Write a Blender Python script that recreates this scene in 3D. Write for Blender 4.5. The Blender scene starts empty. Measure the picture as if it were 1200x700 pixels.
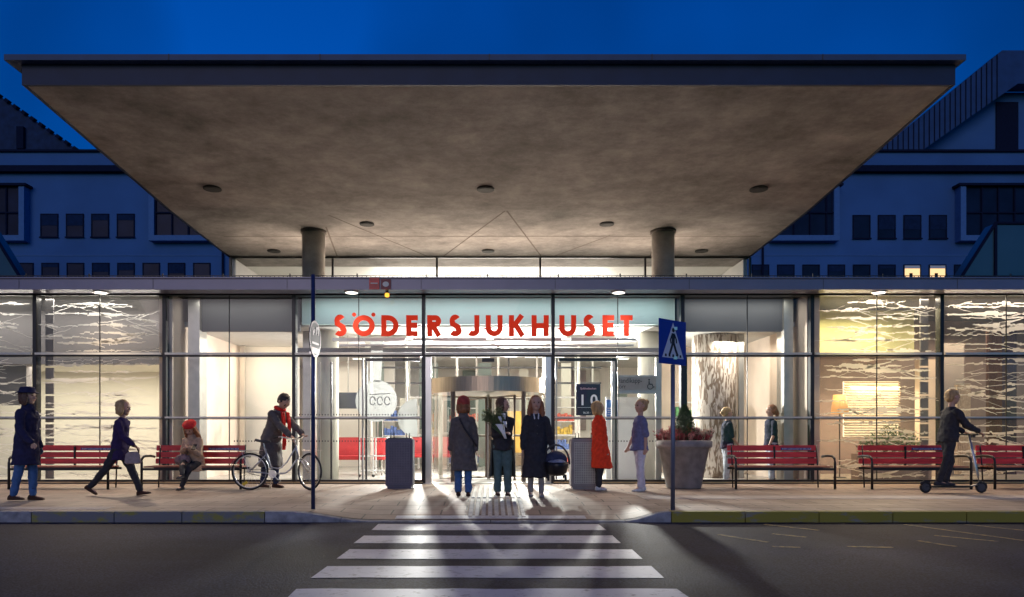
import bpy, bmesh, math, random
from mathutils import Vector, Matrix, Euler
R = math.radians
PI = math.pi
random.seed(7)
S = bpy.context.scene
COL = S.collection

# ------------------------------------------------------------------ camera, world, sun, exposure
F = 850.0; CH = 1.02; VX = 575.0; VY = 510.0
cam_data = bpy.data.cameras.new('camera')
cam = bpy.data.objects.new('camera', cam_data); COL.objects.link(cam)
cam.location = (0, 0, CH); cam.rotation_euler = (R(90), 0, 0)
cam_data.sensor_width = 36; cam_data.lens = F/1200*36
cam_data.shift_x = (600-VX)/1200; cam_data.shift_y = (VY-350)/1200
cam_data.clip_end = 2000
S.camera = cam

SUN_EL, SUN_ROT = R(1.5), R(160)
world = bpy.data.worlds.new('World'); S.world = world; world.use_nodes = True
wn = world.node_tree; wn.nodes.clear()
w_out = wn.nodes.new('ShaderNodeOutputWorld'); w_bg = wn.nodes.new('ShaderNodeBackground')
w_sky = wn.nodes.new('ShaderNodeTexSky'); w_sky.sky_type = 'NISHITA'; w_sky.sun_disc = False
w_sky.sun_elevation = SUN_EL; w_sky.sun_rotation = SUN_ROT; w_sky.ozone_density = 4.0; w_sky.dust_density = 0.3
w_mul = wn.nodes.new('ShaderNodeMixRGB'); w_mul.blend_type = 'MULTIPLY'; w_mul.inputs[0].default_value = 1
w_mul.inputs[2].default_value = (0.008, 1.05, 2.25, 1)
w_geo = wn.nodes.new('ShaderNodeTexCoord'); w_sep = wn.nodes.new('ShaderNodeSeparateXYZ')
w_noi = wn.nodes.new('ShaderNodeTexNoise'); w_noi.inputs['Scale'].default_value = 2.2; w_noi.inputs['Detail'].default_value = 3
w_rmp = wn.nodes.new('ShaderNodeMapRange'); w_rmp.inputs[1].default_value = .40; w_rmp.inputs[2].default_value = .62
w_rmp.inputs[3].default_value = .68; w_rmp.inputs[4].default_value = 1.2
w_m2 = wn.nodes.new('ShaderNodeMixRGB'); w_m2.blend_type = 'MULTIPLY'; w_m2.inputs[0].default_value = 1
wn.links.new(w_geo.outputs['Generated'], w_noi.inputs['Vector'])
wn.links.new(w_noi.outputs['Fac'], w_rmp.inputs[0])
wn.links.new(w_sky.outputs[0], w_mul.inputs[1]); wn.links.new(w_mul.outputs[0], w_m2.inputs[1])
wn.links.new(w_rmp.outputs[0], w_m2.inputs[2])
wn.links.new(w_m2.outputs[0], w_bg.inputs[0]); w_bg.inputs[1].default_value = 0.095
wn.links.new(w_bg.outputs[0], w_out.inputs[0])

sun_d = bpy.data.lights.new('sun', 'SUN'); sun_d.energy = 0.34; sun_d.angle = R(30); sun_d.color = (1.0, .84, .86)
sun = bpy.data.objects.new('sun', sun_d); COL.objects.link(sun)
sun.rotation_euler = (R(74), 0, R(-12))

S.view_settings.view_transform = 'Standard'; S.view_settings.look = 'None'
S.view_settings.exposure = 0.62; S.view_settings.gamma = 1
S.cycles.use_denoising = True; S.cycles.max_bounces = 7; S.cycles.transparent_max_bounces = 24
S.cycles.diffuse_bounces = 4; S.cycles.sample_clamp_indirect = 4; S.cycles.caustics_reflective = False; S.cycles.caustics_refractive = False

def area(name, loc, rot, sx, sy, energy, color, parent=None, spread=180):
    d = bpy.data.lights.new(name, 'AREA'); d.shape = 'RECTANGLE'; d.size = sx; d.size_y = sy
    d.energy = energy; d.color = color; d.spread = R(spread)
    o = bpy.data.objects.new(name, d); COL.objects.link(o); o.location = loc
    o.rotation_euler = [R(a) for a in rot]
    return o
WARM = (1.0, .88, .72); WHITE = (1.0, .96, .89); COOL = (.86, .95, 1.0); AMBER = (1.0, .66, .34)
# lobby ceiling lights
area('lobby_light', (0, 18.6, 3.36), (0, 0, 0), 8.0, 1.6, 62, WHITE)
area('lobby_light', (-4.6, 21.6, 3.28), (0, 0, 0), 3.0, 3.0, 42, WARM)
area('lobby_light', (4.6, 21.6, 3.28), (0, 0, 0), 3.0, 3.0, 45, WARM)
area('lobby_light', (0, 22.5, 3.36), (0, 0, 0), 6.0, 4.0, 62, WHITE)
area('alcove_or_fill_light', (-5.4, 17.2, 3.2), (0, 0, 0), 1.6, 1.2, 26, WHITE)
area('alcove_or_fill_light', (5.7, 17.0, 3.2), (0, 0, 0), 1.0, 1.0, 34, WARM)
# compact lights behind the entrance that throw the long shadows across the pavement
area('door_light', (-1.9, 19.4, 2.5), (-82, 0, 0), .14, .12, 340, WHITE)
area('door_light', (.55, 20.2, 2.55), (-82, 0, 0), .14, .12, 520, WHITE)
area('door_light', (3.2, 18.6, 2.5), (-82, 0, -14), .14, .12, 320, WHITE)
# letter board light
area('sign_light', (0, 15.36, 3.9), (22, 0, 0), 7.6, .08, 17, COOL)
# side rooms
area('room_or_film_light', (-9.6, 17.0, 2.58), (0, 0, 0), 5.6, 1.0, 110, (1, .92, .80))
area('room_or_film_light', (-10.0, 15.42, 3.9), (-14, 0, 0), 6.0, .06, 60, WHITE)  # added close behind the glass so the left window film shows bright
area('room_or_film_light', (10.2, 15.42, 3.9), (-14, 0, 0), 6.2, .06, 60, (1, .88, .72))  # same added light for the right window film
area('alcove_or_fill_light', (5.3, 15.5, 3.9), (20, 0, 0), 2.2, .1, 7, WHITE)  # added fill near the glass to bring out the indoor nurses
area('alcove_or_fill_light', (-5.4, 15.5, 3.9), (20, 0, 0), 2.0, .1, 4, WHITE)
area('room_or_film_light', (8.3, 16.4, 3.8), (0, 0, 0), 1.6, .6, 60, (1, .86, .5))
area('room_or_film_light', (9.3, 17.6, 2.2), (0, 0, 0), 1.2, .8, 55, (1, .74, .46))
area('room_or_film_light', (11.4, 17.4, 3.6), (0, 0, 0), 2.4, .8, 60, (1, .76, .5))
# added fills for alcove wall and soffit, then the clerestory room
area('alcove_or_fill_light', (-5.9, 18.6, 3.1), (40, 0, 0), 1.2, .3, 12, (1, .84, .62))  # extra unseen light added to wash the alcove back wall
area('soffit_fill', (0, 17.6, 4.26), (-124, 0, 0), 11.0, .1, 125, (1, .80, .62))  # added strip without a fixture, brightens the canopy soffit from below
area('clerestory_light', (0, 21.6, 4.98), (-100, 0, 0), 7.0, .5, 110, (1, .9, .8))
area('clerestory_light', (0, 20.0, 5.5), (0, 0, 0), 12.0, 1.6, 30, (1, .9, .8))

# ------------------------------------------------------------------ materials
def mat(name, col, rough=.7, metal=0, var=.12, scale=6, bump=0, bscale=40, stretch=(1, 1, 1), spec=.5, col2=None, detail=5):
    m = bpy.data.materials.new(name); m.use_nodes = True; n = m.node_tree; b = n.nodes['Principled BSDF']
    b.inputs['Roughness'].default_value = rough; b.inputs['Metallic'].default_value = metal
    b.inputs['Specular IOR Level'].default_value = spec
    tc = n.nodes.new('ShaderNodeTexCoord'); mp = n.nodes.new('ShaderNodeMapping'); mp.inputs['Scale'].default_value = stretch
    n.links.new(tc.outputs['Object'], mp.inputs[0])
    ns = n.nodes.new('ShaderNodeTexNoise'); ns.inputs['Scale'].default_value = scale; ns.inputs['Detail'].default_value = detail
    n.links.new(mp.outputs[0], ns.inputs['Vector'])
    rp = n.nodes.new('ShaderNodeValToRGB'); rp.color_ramp.elements[0].position = .3; rp.color_ramp.elements[1].position = .7
    c0 = [max(0, c*(1-var)) for c in col]; c1 = [min(1, c*(1+var)) for c in (col2 or col)]
    rp.color_ramp.elements[0].color = (*c0, 1); rp.color_ramp.elements[1].color = (*c1, 1)
    n.links.new(ns.outputs['Fac'], rp.inputs[0]); n.links.new(rp.outputs[0], b.inputs['Base Color'])
    if bump:
        n2 = n.nodes.new('ShaderNodeTexNoise'); n2.inputs['Scale'].default_value = bscale; n2.inputs['Detail'].default_value = 4
        n.links.new(mp.outputs[0], n2.inputs['Vector'])
        bp = n.nodes.new('ShaderNodeBump'); bp.inputs['Strength'].default_value = bump; bp.inputs['Distance'].default_value = .02
        n.links.new(n2.outputs['Fac'], bp.inputs['Height']); n.links.new(bp.outputs[0], b.inputs['Normal'])
    return m
def emis(name, col, st, var=0):
    m = bpy.data.materials.new(name); m.use_nodes = True; n = m.node_tree; b = n.nodes['Principled BSDF']
    b.inputs['Base Color'].default_value = (*col, 1); b.inputs['Emission Color'].default_value = (*col, 1)
    b.inputs['Emission Strength'].default_value = st
    return m
def glass(name, tint=(.93, .96, .95), refl=1.0, veil=0.0, veilcol=(.8, .8, .8), rough=.01):
    m = bpy.data.materials.new(name); m.use_nodes = True; n = m.node_tree; n.nodes.clear()
    o = n.nodes.new('ShaderNodeOutputMaterial'); t = n.nodes.new('ShaderNodeBsdfTransparent'); t.inputs[0].default_value = (*tint, 1)
    g = n.nodes.new('ShaderNodeBsdfGlossy'); g.inputs['Roughness'].default_value = rough; g.inputs[0].default_value = (1, 1, 1, 1)
    fr = n.nodes.new('ShaderNodeFresnel'); fr.inputs['IOR'].default_value = 1.5
    mu = n.nodes.new('ShaderNodeMath'); mu.operation = 'MULTIPLY'; mu.inputs[1].default_value = refl
    mx = n.nodes.new('ShaderNodeMixShader'); n.links.new(fr.outputs[0], mu.inputs[0]); n.links.new(mu.outputs[0], mx.inputs[0])
    n.links.new(t.outputs[0], mx.inputs[1]); n.links.new(g.outputs[0], mx.inputs[2])
    last = mx
    if veil:
        d = n.nodes.new('ShaderNodeBsdfDiffuse'); d.inputs[0].default_value = (*veilcol, 1)
        tr = n.nodes.new('ShaderNodeBsdfTranslucent'); tr.inputs[0].default_value = (*veilcol, 1)
        a = n.nodes.new('ShaderNodeMixShader'); a.inputs[0].default_value = .5
        n.links.new(d.outputs[0], a.inputs[1]); n.links.new(tr.outputs[0], a.inputs[2])
        m2 = n.nodes.new('ShaderNodeMixShader'); m2.inputs[0].default_value = veil
        n.links.new(mx.outputs[0], m2.inputs[1]); n.links.new(a.outputs[0], m2.inputs[2]); last = m2
    n.links.new(last.outputs[0], o.inputs[0])
    return m

def brick_mat(name, c1, c2, mortar, scale, bw, bh, ms, rough=.75, bump=.3, offset=.5, dirt=.35):
    m = bpy.data.materials.new(name); m.use_nodes = True; n = m.node_tree; b = n.nodes['Principled BSDF']
    tc = n.nodes.new('ShaderNodeTexCoord'); br = n.nodes.new('ShaderNodeTexBrick')
    br.inputs['Color1'].default_value = (*c1, 1); br.inputs['Color2'].default_value = (*c2, 1); br.inputs['Mortar'].default_value = (*mortar, 1)
    br.inputs['Scale'].default_value = scale; br.inputs['Brick Width'].default_value = bw; br.inputs['Row Height'].default_value = bh
    br.inputs['Mortar Size'].default_value = ms; br.inputs['Mortar Smooth'].default_value = .2; br.offset = offset
    n.links.new(tc.outputs['Object'], br.inputs['Vector'])
    ns = n.nodes.new('ShaderNodeTexNoise'); ns.inputs['Scale'].default_value = 1.3; ns.inputs['Detail'].default_value = 8; ns.inputs['Roughness'].default_value = .65
    n.links.new(tc.outputs['Object'], ns.inputs['Vector'])
    rp = n.nodes.new('ShaderNodeMapRange'); rp.inputs[1].default_value = .3; rp.inputs[2].default_value = .7; rp.inputs[3].default_value = 1-dirt; rp.inputs[4].default_value = 1.1
    n.links.new(ns.outputs['Fac'], rp.inputs[0])
    mx = n.nodes.new('ShaderNodeMixRGB'); mx.blend_type = 'MULTIPLY'; mx.inputs[0].default_value = 1
    n.links.new(br.outputs['Color'], mx.inputs[1]); n.links.new(rp.outputs[0], mx.inputs[2]); n.links.new(mx.outputs[0], b.inputs['Base Color'])
    b.inputs['Roughness'].default_value = rough
    n3 = n.nodes.new('ShaderNodeTexNoise'); n3.inputs['Scale'].default_value = 60; n.links.new(tc.outputs['Object'], n3.inputs['Vector'])
    ad = n.nodes.new('ShaderNodeMath'); ad.operation = 'MULTIPLY_ADD'; ad.inputs[1].default_value = -1.0
    n.links.new(br.outputs['Fac'], ad.inputs[0]); n.links.new(n3.outputs['Fac'], ad.inputs[2])
    bp = n.nodes.new('ShaderNodeBump'); bp.inputs['Strength'].default_value = bump; bp.inputs['Distance'].default_value = .008
    n.links.new(ad.outputs[0], bp.inputs['Height']); n.links.new(bp.outputs[0], b.inputs['Normal'])
    return m

def asphalt_mat():
    m = bpy.data.materials.new('asphalt'); m.use_nodes = True; n = m.node_tree; b = n.nodes['Principled BSDF']
    tc = n.nodes.new('ShaderNodeTexCoord')
    fine = n.nodes.new('ShaderNodeTexNoise'); fine.inputs['Scale'].default_value = 55; fine.inputs['Detail'].default_value = 6
    mp = n.nodes.new('ShaderNodeMapping'); mp.inputs['Scale'].default_value = (.22, 1, 1)
    big = n.nodes.new('ShaderNodeTexNoise'); big.inputs['Scale'].default_value = .8; big.inputs['Detail'].default_value = 6
    n.links.new(tc.outputs['Object'], fine.inputs[0]); n.links.new(tc.outputs['Object'], mp.inputs[0]); n.links.new(mp.outputs[0], big.inputs[0])
    r1 = n.nodes.new('ShaderNodeMapRange'); r1.inputs[1].default_value = .35; r1.inputs[2].default_value = .7; r1.inputs[3].default_value = .25; r1.inputs[4].default_value = 2.1
    r2 = n.nodes.new('ShaderNodeMapRange'); r2.inputs[1].default_value = .3; r2.inputs[2].default_value = .7; r2.inputs[3].default_value = .5; r2.inputs[4].default_value = 1.6
    n.links.new(fine.outputs['Fac'], r1.inputs[0]); n.links.new(big.outputs['Fac'], r2.inputs[0])
    mu = n.nodes.new('ShaderNodeMath'); mu.operation = 'MULTIPLY'; n.links.new(r1.outputs[0], mu.inputs[0]); n.links.new(r2.outputs[0], mu.inputs[1])
    mx = n.nodes.new('ShaderNodeMixRGB'); mx.blend_type = 'MULTIPLY'; mx.inputs[0].default_value = 1; mx.inputs[1].default_value = (.021, .023, .042, 1)
    n.links.new(mu.outputs[0], mx.inputs[2]); n.links.new(mx.outputs[0], b.inputs['Base Color'])
    b.inputs['Roughness'].default_value = .7; b.inputs['Specular IOR Level'].default_value = .10
    bp = n.nodes.new('ShaderNodeBump'); bp.inputs['Strength'].default_value = .5; bp.inputs['Distance'].default_value = .012
    n.links.new(fine.outputs['Fac'], bp.inputs['Height']); n.links.new(bp.outputs[0], b.inputs['Normal'])
    return m

def worn_mat(name, col, under, amount=.5, scale=7, rough=.7, stretch=(1, 1, 1)):
    """paint worn through to what lies below"""
    m = bpy.data.materials.new(name); m.use_nodes = True; n = m.node_tree; b = n.nodes['Principled BSDF']
    tc = n.nodes.new('ShaderNodeTexCoord'); mp = n.nodes.new('ShaderNodeMapping'); mp.inputs['Scale'].default_value = stretch
    ns = n.nodes.new('ShaderNodeTexNoise'); ns.inputs['Scale'].default_value = scale; ns.inputs['Detail'].default_value = 10; ns.inputs['Roughness'].default_value = .7
    n.links.new(tc.outputs['Object'], mp.inputs[0]); n.links.new(mp.outputs[0], ns.inputs[0])
    rp = n.nodes.new('ShaderNodeValToRGB'); e = rp.color_ramp.elements
    e[0].position = amount-.06; e[0].color = (*under, 1); e[1].position = amount+.06; e[1].color = (*col, 1)
    n.links.new(ns.outputs['Fac'], rp.inputs[0]); n.links.new(rp.outputs[0], b.inputs['Base Color'])
    b.inputs['Roughness'].default_value = rough
    return m

def concrete_mat(name, base, board=True, lo=.6, hi=1.2):
    m = bpy.data.materials.new(name); m.use_nodes = True; n = m.node_tree; b = n.nodes['Principled BSDF']
    tc = n.nodes.new('ShaderNodeTexCoord')
    a = n.nodes.new('ShaderNodeTexNoise'); a.inputs['Scale'].default_value = .6; a.inputs['Detail'].default_value = 12; a.inputs['Roughness'].default_value = .76
    mp = n.nodes.new('ShaderNodeMapping'); mp.inputs['Scale'].default_value = (.9, 1.3, 1)
    c = n.nodes.new('ShaderNodeTexNoise'); c.inputs['Scale'].default_value = 1.7; c.inputs['Detail'].default_value = 12; c.inputs['Roughness'].default_value = .7
    n.links.new(tc.outputs['Object'], a.inputs[0]); n.links.new(tc.outputs['Object'], mp.inputs[0]); n.links.new(mp.outputs[0], c.inputs[0])
    r1 = n.nodes.new('ShaderNodeMapRange'); r1.inputs[1].default_value = .3; r1.inputs[2].default_value = .7; r1.inputs[3].default_value = lo; r1.inputs[4].default_value = hi
    r2 = n.nodes.new('ShaderNodeMapRange'); r2.inputs[1].default_value = .3; r2.inputs[2].default_value = .7; r2.inputs[3].default_value = .7; r2.inputs[4].default_value = 1.25
    n.links.new(a.outputs['Fac'], r1.inputs[0]); n.links.new(c.outputs['Fac'], r2.inputs[0])
    mu = n.nodes.new('ShaderNodeMath'); mu.operation = 'MULTIPLY'; n.links.new(r1.outputs[0], mu.inputs[0]); n.links.new(r2.outputs[0], mu.inputs[1])
    mx = n.nodes.new('ShaderNodeMixRGB'); mx.blend_type = 'MULTIPLY'; mx.inputs[0].default_value = 1; mx.inputs[1].default_value = (*base, 1)
    n.links.new(mu.outputs[0], mx.inputs[2]); n.links.new(mx.outputs[0], b.inputs['Base Color']); b.inputs['Roughness'].default_value = .85
    bp = n.nodes.new('ShaderNodeBump'); bp.inputs['Strength'].default_value = .35; bp.inputs['Distance'].default_value = .03
    n.links.new(c.outputs['Fac'], bp.inputs['Height']); n.links.new(bp.outputs[0], b.inputs['Normal'])
    return m

M = {}
M['asphalt'] = asphalt_mat()
M['ground'] = mat('ground', (.06, .06, .06), .9)
M['paving'] = brick_mat('paving', (.30, .215, .165), (.39, .29, .23), (.09, .07, .06), 1, .7, .35, .012, rough=.62)
M['slab'] = mat('concrete_slab', (.42, .37, .34), .7, var=.15, scale=5, bump=.2)
M['tactile'] = mat('tactile', (.55, .52, .48), .6, var=.15, scale=9)
M['kerb'] = mat('kerb_granite', (.26, .26, .28), .75, var=.35, scale=9, bump=.5, bscale=30)
M['kerb_yellow'] = worn_mat('kerb_yellow', (.25, .215, .025), (.2, .2, .2), .4, 5, stretch=(.6, 1, 2))
M['kerb_worn'] = worn_mat('kerb_worn', (.26, .24, .05), (.17, .17, .18), .55, 6, stretch=(.6, 1, 1))
M['stripe'] = worn_mat('road_paint', (.52, .52, .56), (.20, .195, .21), .39, 11, rough=.55)
M['yellow_line'] = worn_mat('old_yellow_paint', (.42, .30, .10), (.07, .065, .07), .5, 14)
M['concrete'] = concrete_mat('canopy_concrete', (.37, .34, .32), lo=.38, hi=1.3)
M['column'] = concrete_mat('column_concrete', (.42, .38, .34), lo=.8)
M['joint'] = mat('dark_joint', (.15, .125, .11), .9)
M['zinc'] = mat('canopy_edge_metal', (.035, .075, .16), .6, .0, var=.12, scale=3)
M['zinc2'] = mat('canopy_band_metal', (.012, .024, .06), .6, .0, var=.15, scale=3)
M['fascia'] = mat('fascia_metal', (.17, .17, .24), .38, .35, var=.06, scale=2)
M['black'] = mat('black_metal', (.015, .015, .018), .4, .2)
M['dark'] = mat('dark_paint', (.05, .05, .055), .6)
M['steel'] = mat('steel', (.62, .6, .56), .28, .9, var=.08, scale=3)
M['bar'] = mat('grey_bar', (.50, .50, .46), .4, .4, var=.08)
M['frame'] = mat('aluminium_frame', (.48, .46, .42), .38, .6, var=.08)
M['bronze'] = mat('brushed_bronze', (.52, .42, .30), .38, .75, var=.12, scale=5, stretch=(6, 6, .3))
M['plinth'] = mat('plinth', (.16, .12, .09), .5, .2, var=.25, scale=4)
M['brass'] = mat('brass_sill', (.55, .42, .25), .35, .7)
M['glass'] = glass('clear_glass', refl=.45)
M['glass_tint'] = glass('tinted_glass', (.80, .86, .84), 1.2)
M['glass_warm'] = glass('warm_glass', (.90, .88, .82), .6, .07, (.66, .63, .58))
M['film'] = glass('window_film', (.9, .9, .9), .2, .95, (.9, .88, .86))
M['decal'] = glass('decal_film', (.9, .9, .9), .3, .75, (.5, .51, .50))
M['cream'] = mat('cream_wall', (.74, .72, .62), .8, var=.05, scale=1.2)
M['white'] = mat('white_wall', (.80, .77, .72), .7, var=.05, scale=1.5)
M['whitepaint'] = mat('white_paint', (.82, .82, .80), .5, var=.03)
M['greywall'] = mat('grey_wall', (.22, .21, .22), .8, var=.06, scale=1.2)
M['bulkhead'] = mat('bulkhead', (.11, .112, .12), .8, var=.06, scale=1)
M['teal'] = mat('teal_board', (.50, .66, .62), .6, var=.06, scale=1)
M['mauve'] = mat('mauve_wall', (.26, .21, .21), .8, var=.08)
M['olive'] = mat('olive_wall', (.62, .62, .34), .8, var=.08)
M['pink'] = mat('plaster_pink', (.72, .60, .50), .85, var=.08, scale=2)
M['lobbyfloor'] = mat('lobby_floor', (.45, .43, .40), .25, var=.12, scale=2)
M['red'] = mat('sign_red', (.22, .012, .004), .9, var=.06); M['red'].node_tree.nodes['Principled BSDF'].inputs['Emission Color'].default_value = (.80, .04, .012, 1); M['red'].node_tree.nodes['Principled BSDF'].inputs['Emission Strength'].default_value = .36
M['bench_red'] = mat('bench_red', (.58, .04, .045), .4, var=.3, scale=5, stretch=(.3, 3, 3))
M['bench_wood'] = mat('seat_wood', (.30, .10, .06), .5, var=.3, scale=6, stretch=(.3, 3, 3))
M['blue_plate'] = mat('blue_plate', (.05, .04, .22), .4)
M['sign_blue'] = mat('sign_blue', (.01, .03, .30), .35, var=.04)
M['sign_white'] = mat('sign_white', (.62, .66, .72), .4, var=.04)
M['poster'] = mat('poster_navy', (.015, .02, .05), .4)
M['pole'] = mat('pole_grey', (.17, .19, .26), .45, .5)
M['pot'] = mat('planter_grey', (.22, .205, .20), .75, var=.25, scale=7, bump=.2)
M['grid'] = mat('bin_grid', (.12, .12, .17), .5, .3)
M['ceil'] = mat('lobby_ceiling', (.50, .49, .46), .8, var=.06)
M['soil'] = mat('soil', (.05, .035, .025), .95)
M['leaf'] = mat('conifer_leaf', (.035, .085, .03), .6, var=.4, scale=12)
M['leaf2'] = mat('plant_leaf', (.06, .12, .05), .5, var=.4, scale=12)
M['heather'] = mat('heather_red', (.34, .04, .06), .7, var=.3, scale=12)
M['heather2'] = mat('heather_pink', (.55, .24, .22), .7, var=.3, scale=12)
M['heather3'] = mat('heather_cream', (.55, .42, .33), .7, var=.3, scale=12)
M['bin'] = mat('bin_metal', (.07, .07, .11), .45, .5, var=.1)
M['bin2'] = mat('bin_mesh_grey', (.25, .23, .24), .5, .4, var=.1)
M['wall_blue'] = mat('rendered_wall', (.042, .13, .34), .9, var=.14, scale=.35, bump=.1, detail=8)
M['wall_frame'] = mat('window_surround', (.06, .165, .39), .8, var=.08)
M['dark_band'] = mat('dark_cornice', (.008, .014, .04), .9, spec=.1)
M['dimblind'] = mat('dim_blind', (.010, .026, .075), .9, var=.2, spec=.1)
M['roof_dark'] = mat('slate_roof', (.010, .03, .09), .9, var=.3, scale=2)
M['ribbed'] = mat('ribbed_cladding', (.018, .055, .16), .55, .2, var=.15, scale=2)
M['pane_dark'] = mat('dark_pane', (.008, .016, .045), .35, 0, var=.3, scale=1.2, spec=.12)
M['pane_lit'] = emis('lit_pane', (1, .62, .28), .8)
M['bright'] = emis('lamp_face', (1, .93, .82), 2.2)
M['strip'] = emis('strip_lamp', (1, .95, .86), 1.6)
M['amber'] = emis('amber_lamp', (1, .42, .04), 1.2)
M['skin'] = mat('skin', (.52, .31, .22), .5, var=.08, scale=14)
M['eye'] = mat('eye', (.03, .02, .015), .2)
M['lip'] = mat('lip', (.38, .12, .10), .5)
M['rubber'] = mat('rubber', (.02, .02, .02), .8)

# ------------------------------------------------------------------ helpers
def props(o, label=None, cat=None, group=None, kind=None):
    if label: o['label'] = label
    if cat: o['category'] = cat
    if group: o['group'] = group
    if kind: o['kind'] = kind
    return o
def empty(name, loc, label, cat, group=None, rz=0):
    o = bpy.data.objects.new(name, None); COL.objects.link(o); o.location = loc; o.rotation_euler = (0, 0, rz)
    o.empty_display_size = .1
    return props(o, label, cat, group)
def obj(name, bm, m, parent=None, smooth=False):
    bmesh.ops.recalc_face_normals(bm, faces=bm.faces[:])
    me = bpy.data.meshes.new(name); bm.to_mesh(me); bm.free()
    me.materials.append(m)
    if smooth:
        for p in me.polygons: p.use_smooth = True
    o = bpy.data.objects.new(name, me); COL.objects.link(o)
    if parent: o.parent = parent
    return o
def B(): return bmesh.new()
def box(bm, x0, x1, y0, y1, z0, z1, bev=0):
    v = [bm.verts.new((x, y, z)) for x in (x0, x1) for y in (y0, y1) for z in (z0, z1)]
    fs = [bm.faces.new([v[i] for i in q]) for q in ((0, 1, 3, 2), (4, 6, 7, 5), (0, 4, 5, 1), (2, 3, 7, 6), (0, 2, 6, 4), (1, 5, 7, 3))]
    if bev:
        es = list({e for f in fs for e in f.edges})
        bmesh.ops.bevel(bm, geom=es, offset=bev, segments=2, affect='EDGES')
    return bm
def obox(bm, c, sx, sy, sz, rot=(0, 0, 0)):
    m = Matrix.Translation(c) @ Euler([R(a) for a in rot]).to_matrix().to_4x4() @ Matrix.Diagonal((sx, sy, sz, 1))
    bmesh.ops.create_cube(bm, size=1, matrix=m)
def basis(d):
    d = Vector(d).normalized(); a = Vector((0, 0, 1)) if abs(d.z) < .9 else Vector((1, 0, 0))
    u = d.cross(a).normalized(); return u, d.cross(u).normalized()
def tube(bm, pts, r, seg=10, closed=False, radii=None):
    pts = [Vector(p) for p in pts]; n = len(pts); rings = []
    for i, p in enumerate(pts):
        if closed: d = pts[(i+1) % n]-pts[i-1]
        else: d = pts[min(i+1, n-1)]-pts[max(i-1, 0)]
        u, w = basis(d); rr = radii[i] if radii else r
        rings.append([bm.verts.new(p+(u*math.cos(2*PI*k/seg)+w*math.sin(2*PI*k/seg))*rr) for k in range(seg)])
    m = n if closed else n-1
    for i in range(m):
        a, b = rings[i], rings[(i+1) % n]
        if closed and i == n-1:
            # align the start of the rings
            off = min(range(seg), key=lambda k: (a[0].co-b[k].co).length); b = b[off:]+b[:off]
        for k in range(seg): bm.faces.new((a[k], a[(k+1) % seg], b[(k+1) % seg], b[k]))
    if not closed: bm.faces.new(rings[0]); bm.faces.new(rings[-1])
    return bm
def cap(bm, a, b, r0, r1=None, seg=12):
    r1 = r0 if r1 is None else r1; a, b = Vector(a), Vector(b)
    for p, r in ((a, r0), (b, r1)):
        bmesh.ops.create_icosphere(bm, subdivisions=2, radius=r, matrix=Matrix.Translation(p))
    if (b-a).length > 1e-4: tube(bm, [a, b], 1, seg, radii=[r0, r1])
def ell(bm, c, r, rot=(0, 0, 0), sub=2):
    m = Matrix.Translation(c) @ Euler(rot).to_matrix().to_4x4() @ Matrix.Diagonal((*r, 1))
    bmesh.ops.create_icosphere(bm, subdivisions=sub, radius=1, matrix=m)
def loft(bm, rings):
    vs = [[bm.verts.new(p) for p in r] for r in rings]; n = len(vs[0])
    for a, b in zip(vs, vs[1:]):
        for k in range(n): bm.faces.new((a[k], a[(k+1) % n], b[(k+1) % n], b[k]))
    bm.faces.new(vs[0]); bm.faces.new(vs[-1]); return bm
def lathe(bm, prof, c=(0, 0, 0), seg=32):
    rings = [[Vector(c)+Vector((r*math.cos(2*PI*k/seg), r*math.sin(2*PI*k/seg), z)) for k in range(seg)] for r, z in prof]
    return loft(bm, rings)
def prism(bm, pts, y0, y1):
    """polygon in XZ extruded along Y"""
    a = [bm.verts.new((x, y0, z)) for x, z in pts]; b = [bm.verts.new((x, y1, z)) for x, z in pts]; n = len(pts)
    bm.faces.new(a); bm.faces.new(b)
    for k in range(n): bm.faces.new((a[k], a[(k+1) % n], b[(k+1) % n], b[k]))
    return bm
def quad(bm, *p): bm.faces.new([bm.verts.new(q) for q in p]); return bm
def WX(px, Y): return (px-VX)*Y/F
def WZ(py, Y): return CH+(VY-py)*Y/F
def GY(py, z=0): return F*(CH-z)/(py-VY)

def text_obj(name, txt, size, loc, m, parent=None, rot=(90, 0, 0), align='CENTER', depth=.002, sx=1, bold=0):
    c = bpy.data.curves.new(name, 'FONT'); c.body = txt; c.size = size; c.align_x = align; c.extrude = depth; c.offset = bold
    t = bpy.data.objects.new(name, c); COL.objects.link(t)
    me = bpy.data.meshes.new_from_object(t.evaluated_get(bpy.context.evaluated_depsgraph_get()))
    bpy.data.objects.remove(t); me.materials.clear(); me.materials.append(m)
    o = bpy.data.objects.new(name, me); COL.objects.link(o); o.location = loc; o.rotation_euler = [R(a) for a in rot]; o.scale = (sx, 1, 1)
    if parent: o.parent = parent
    return o

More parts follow.
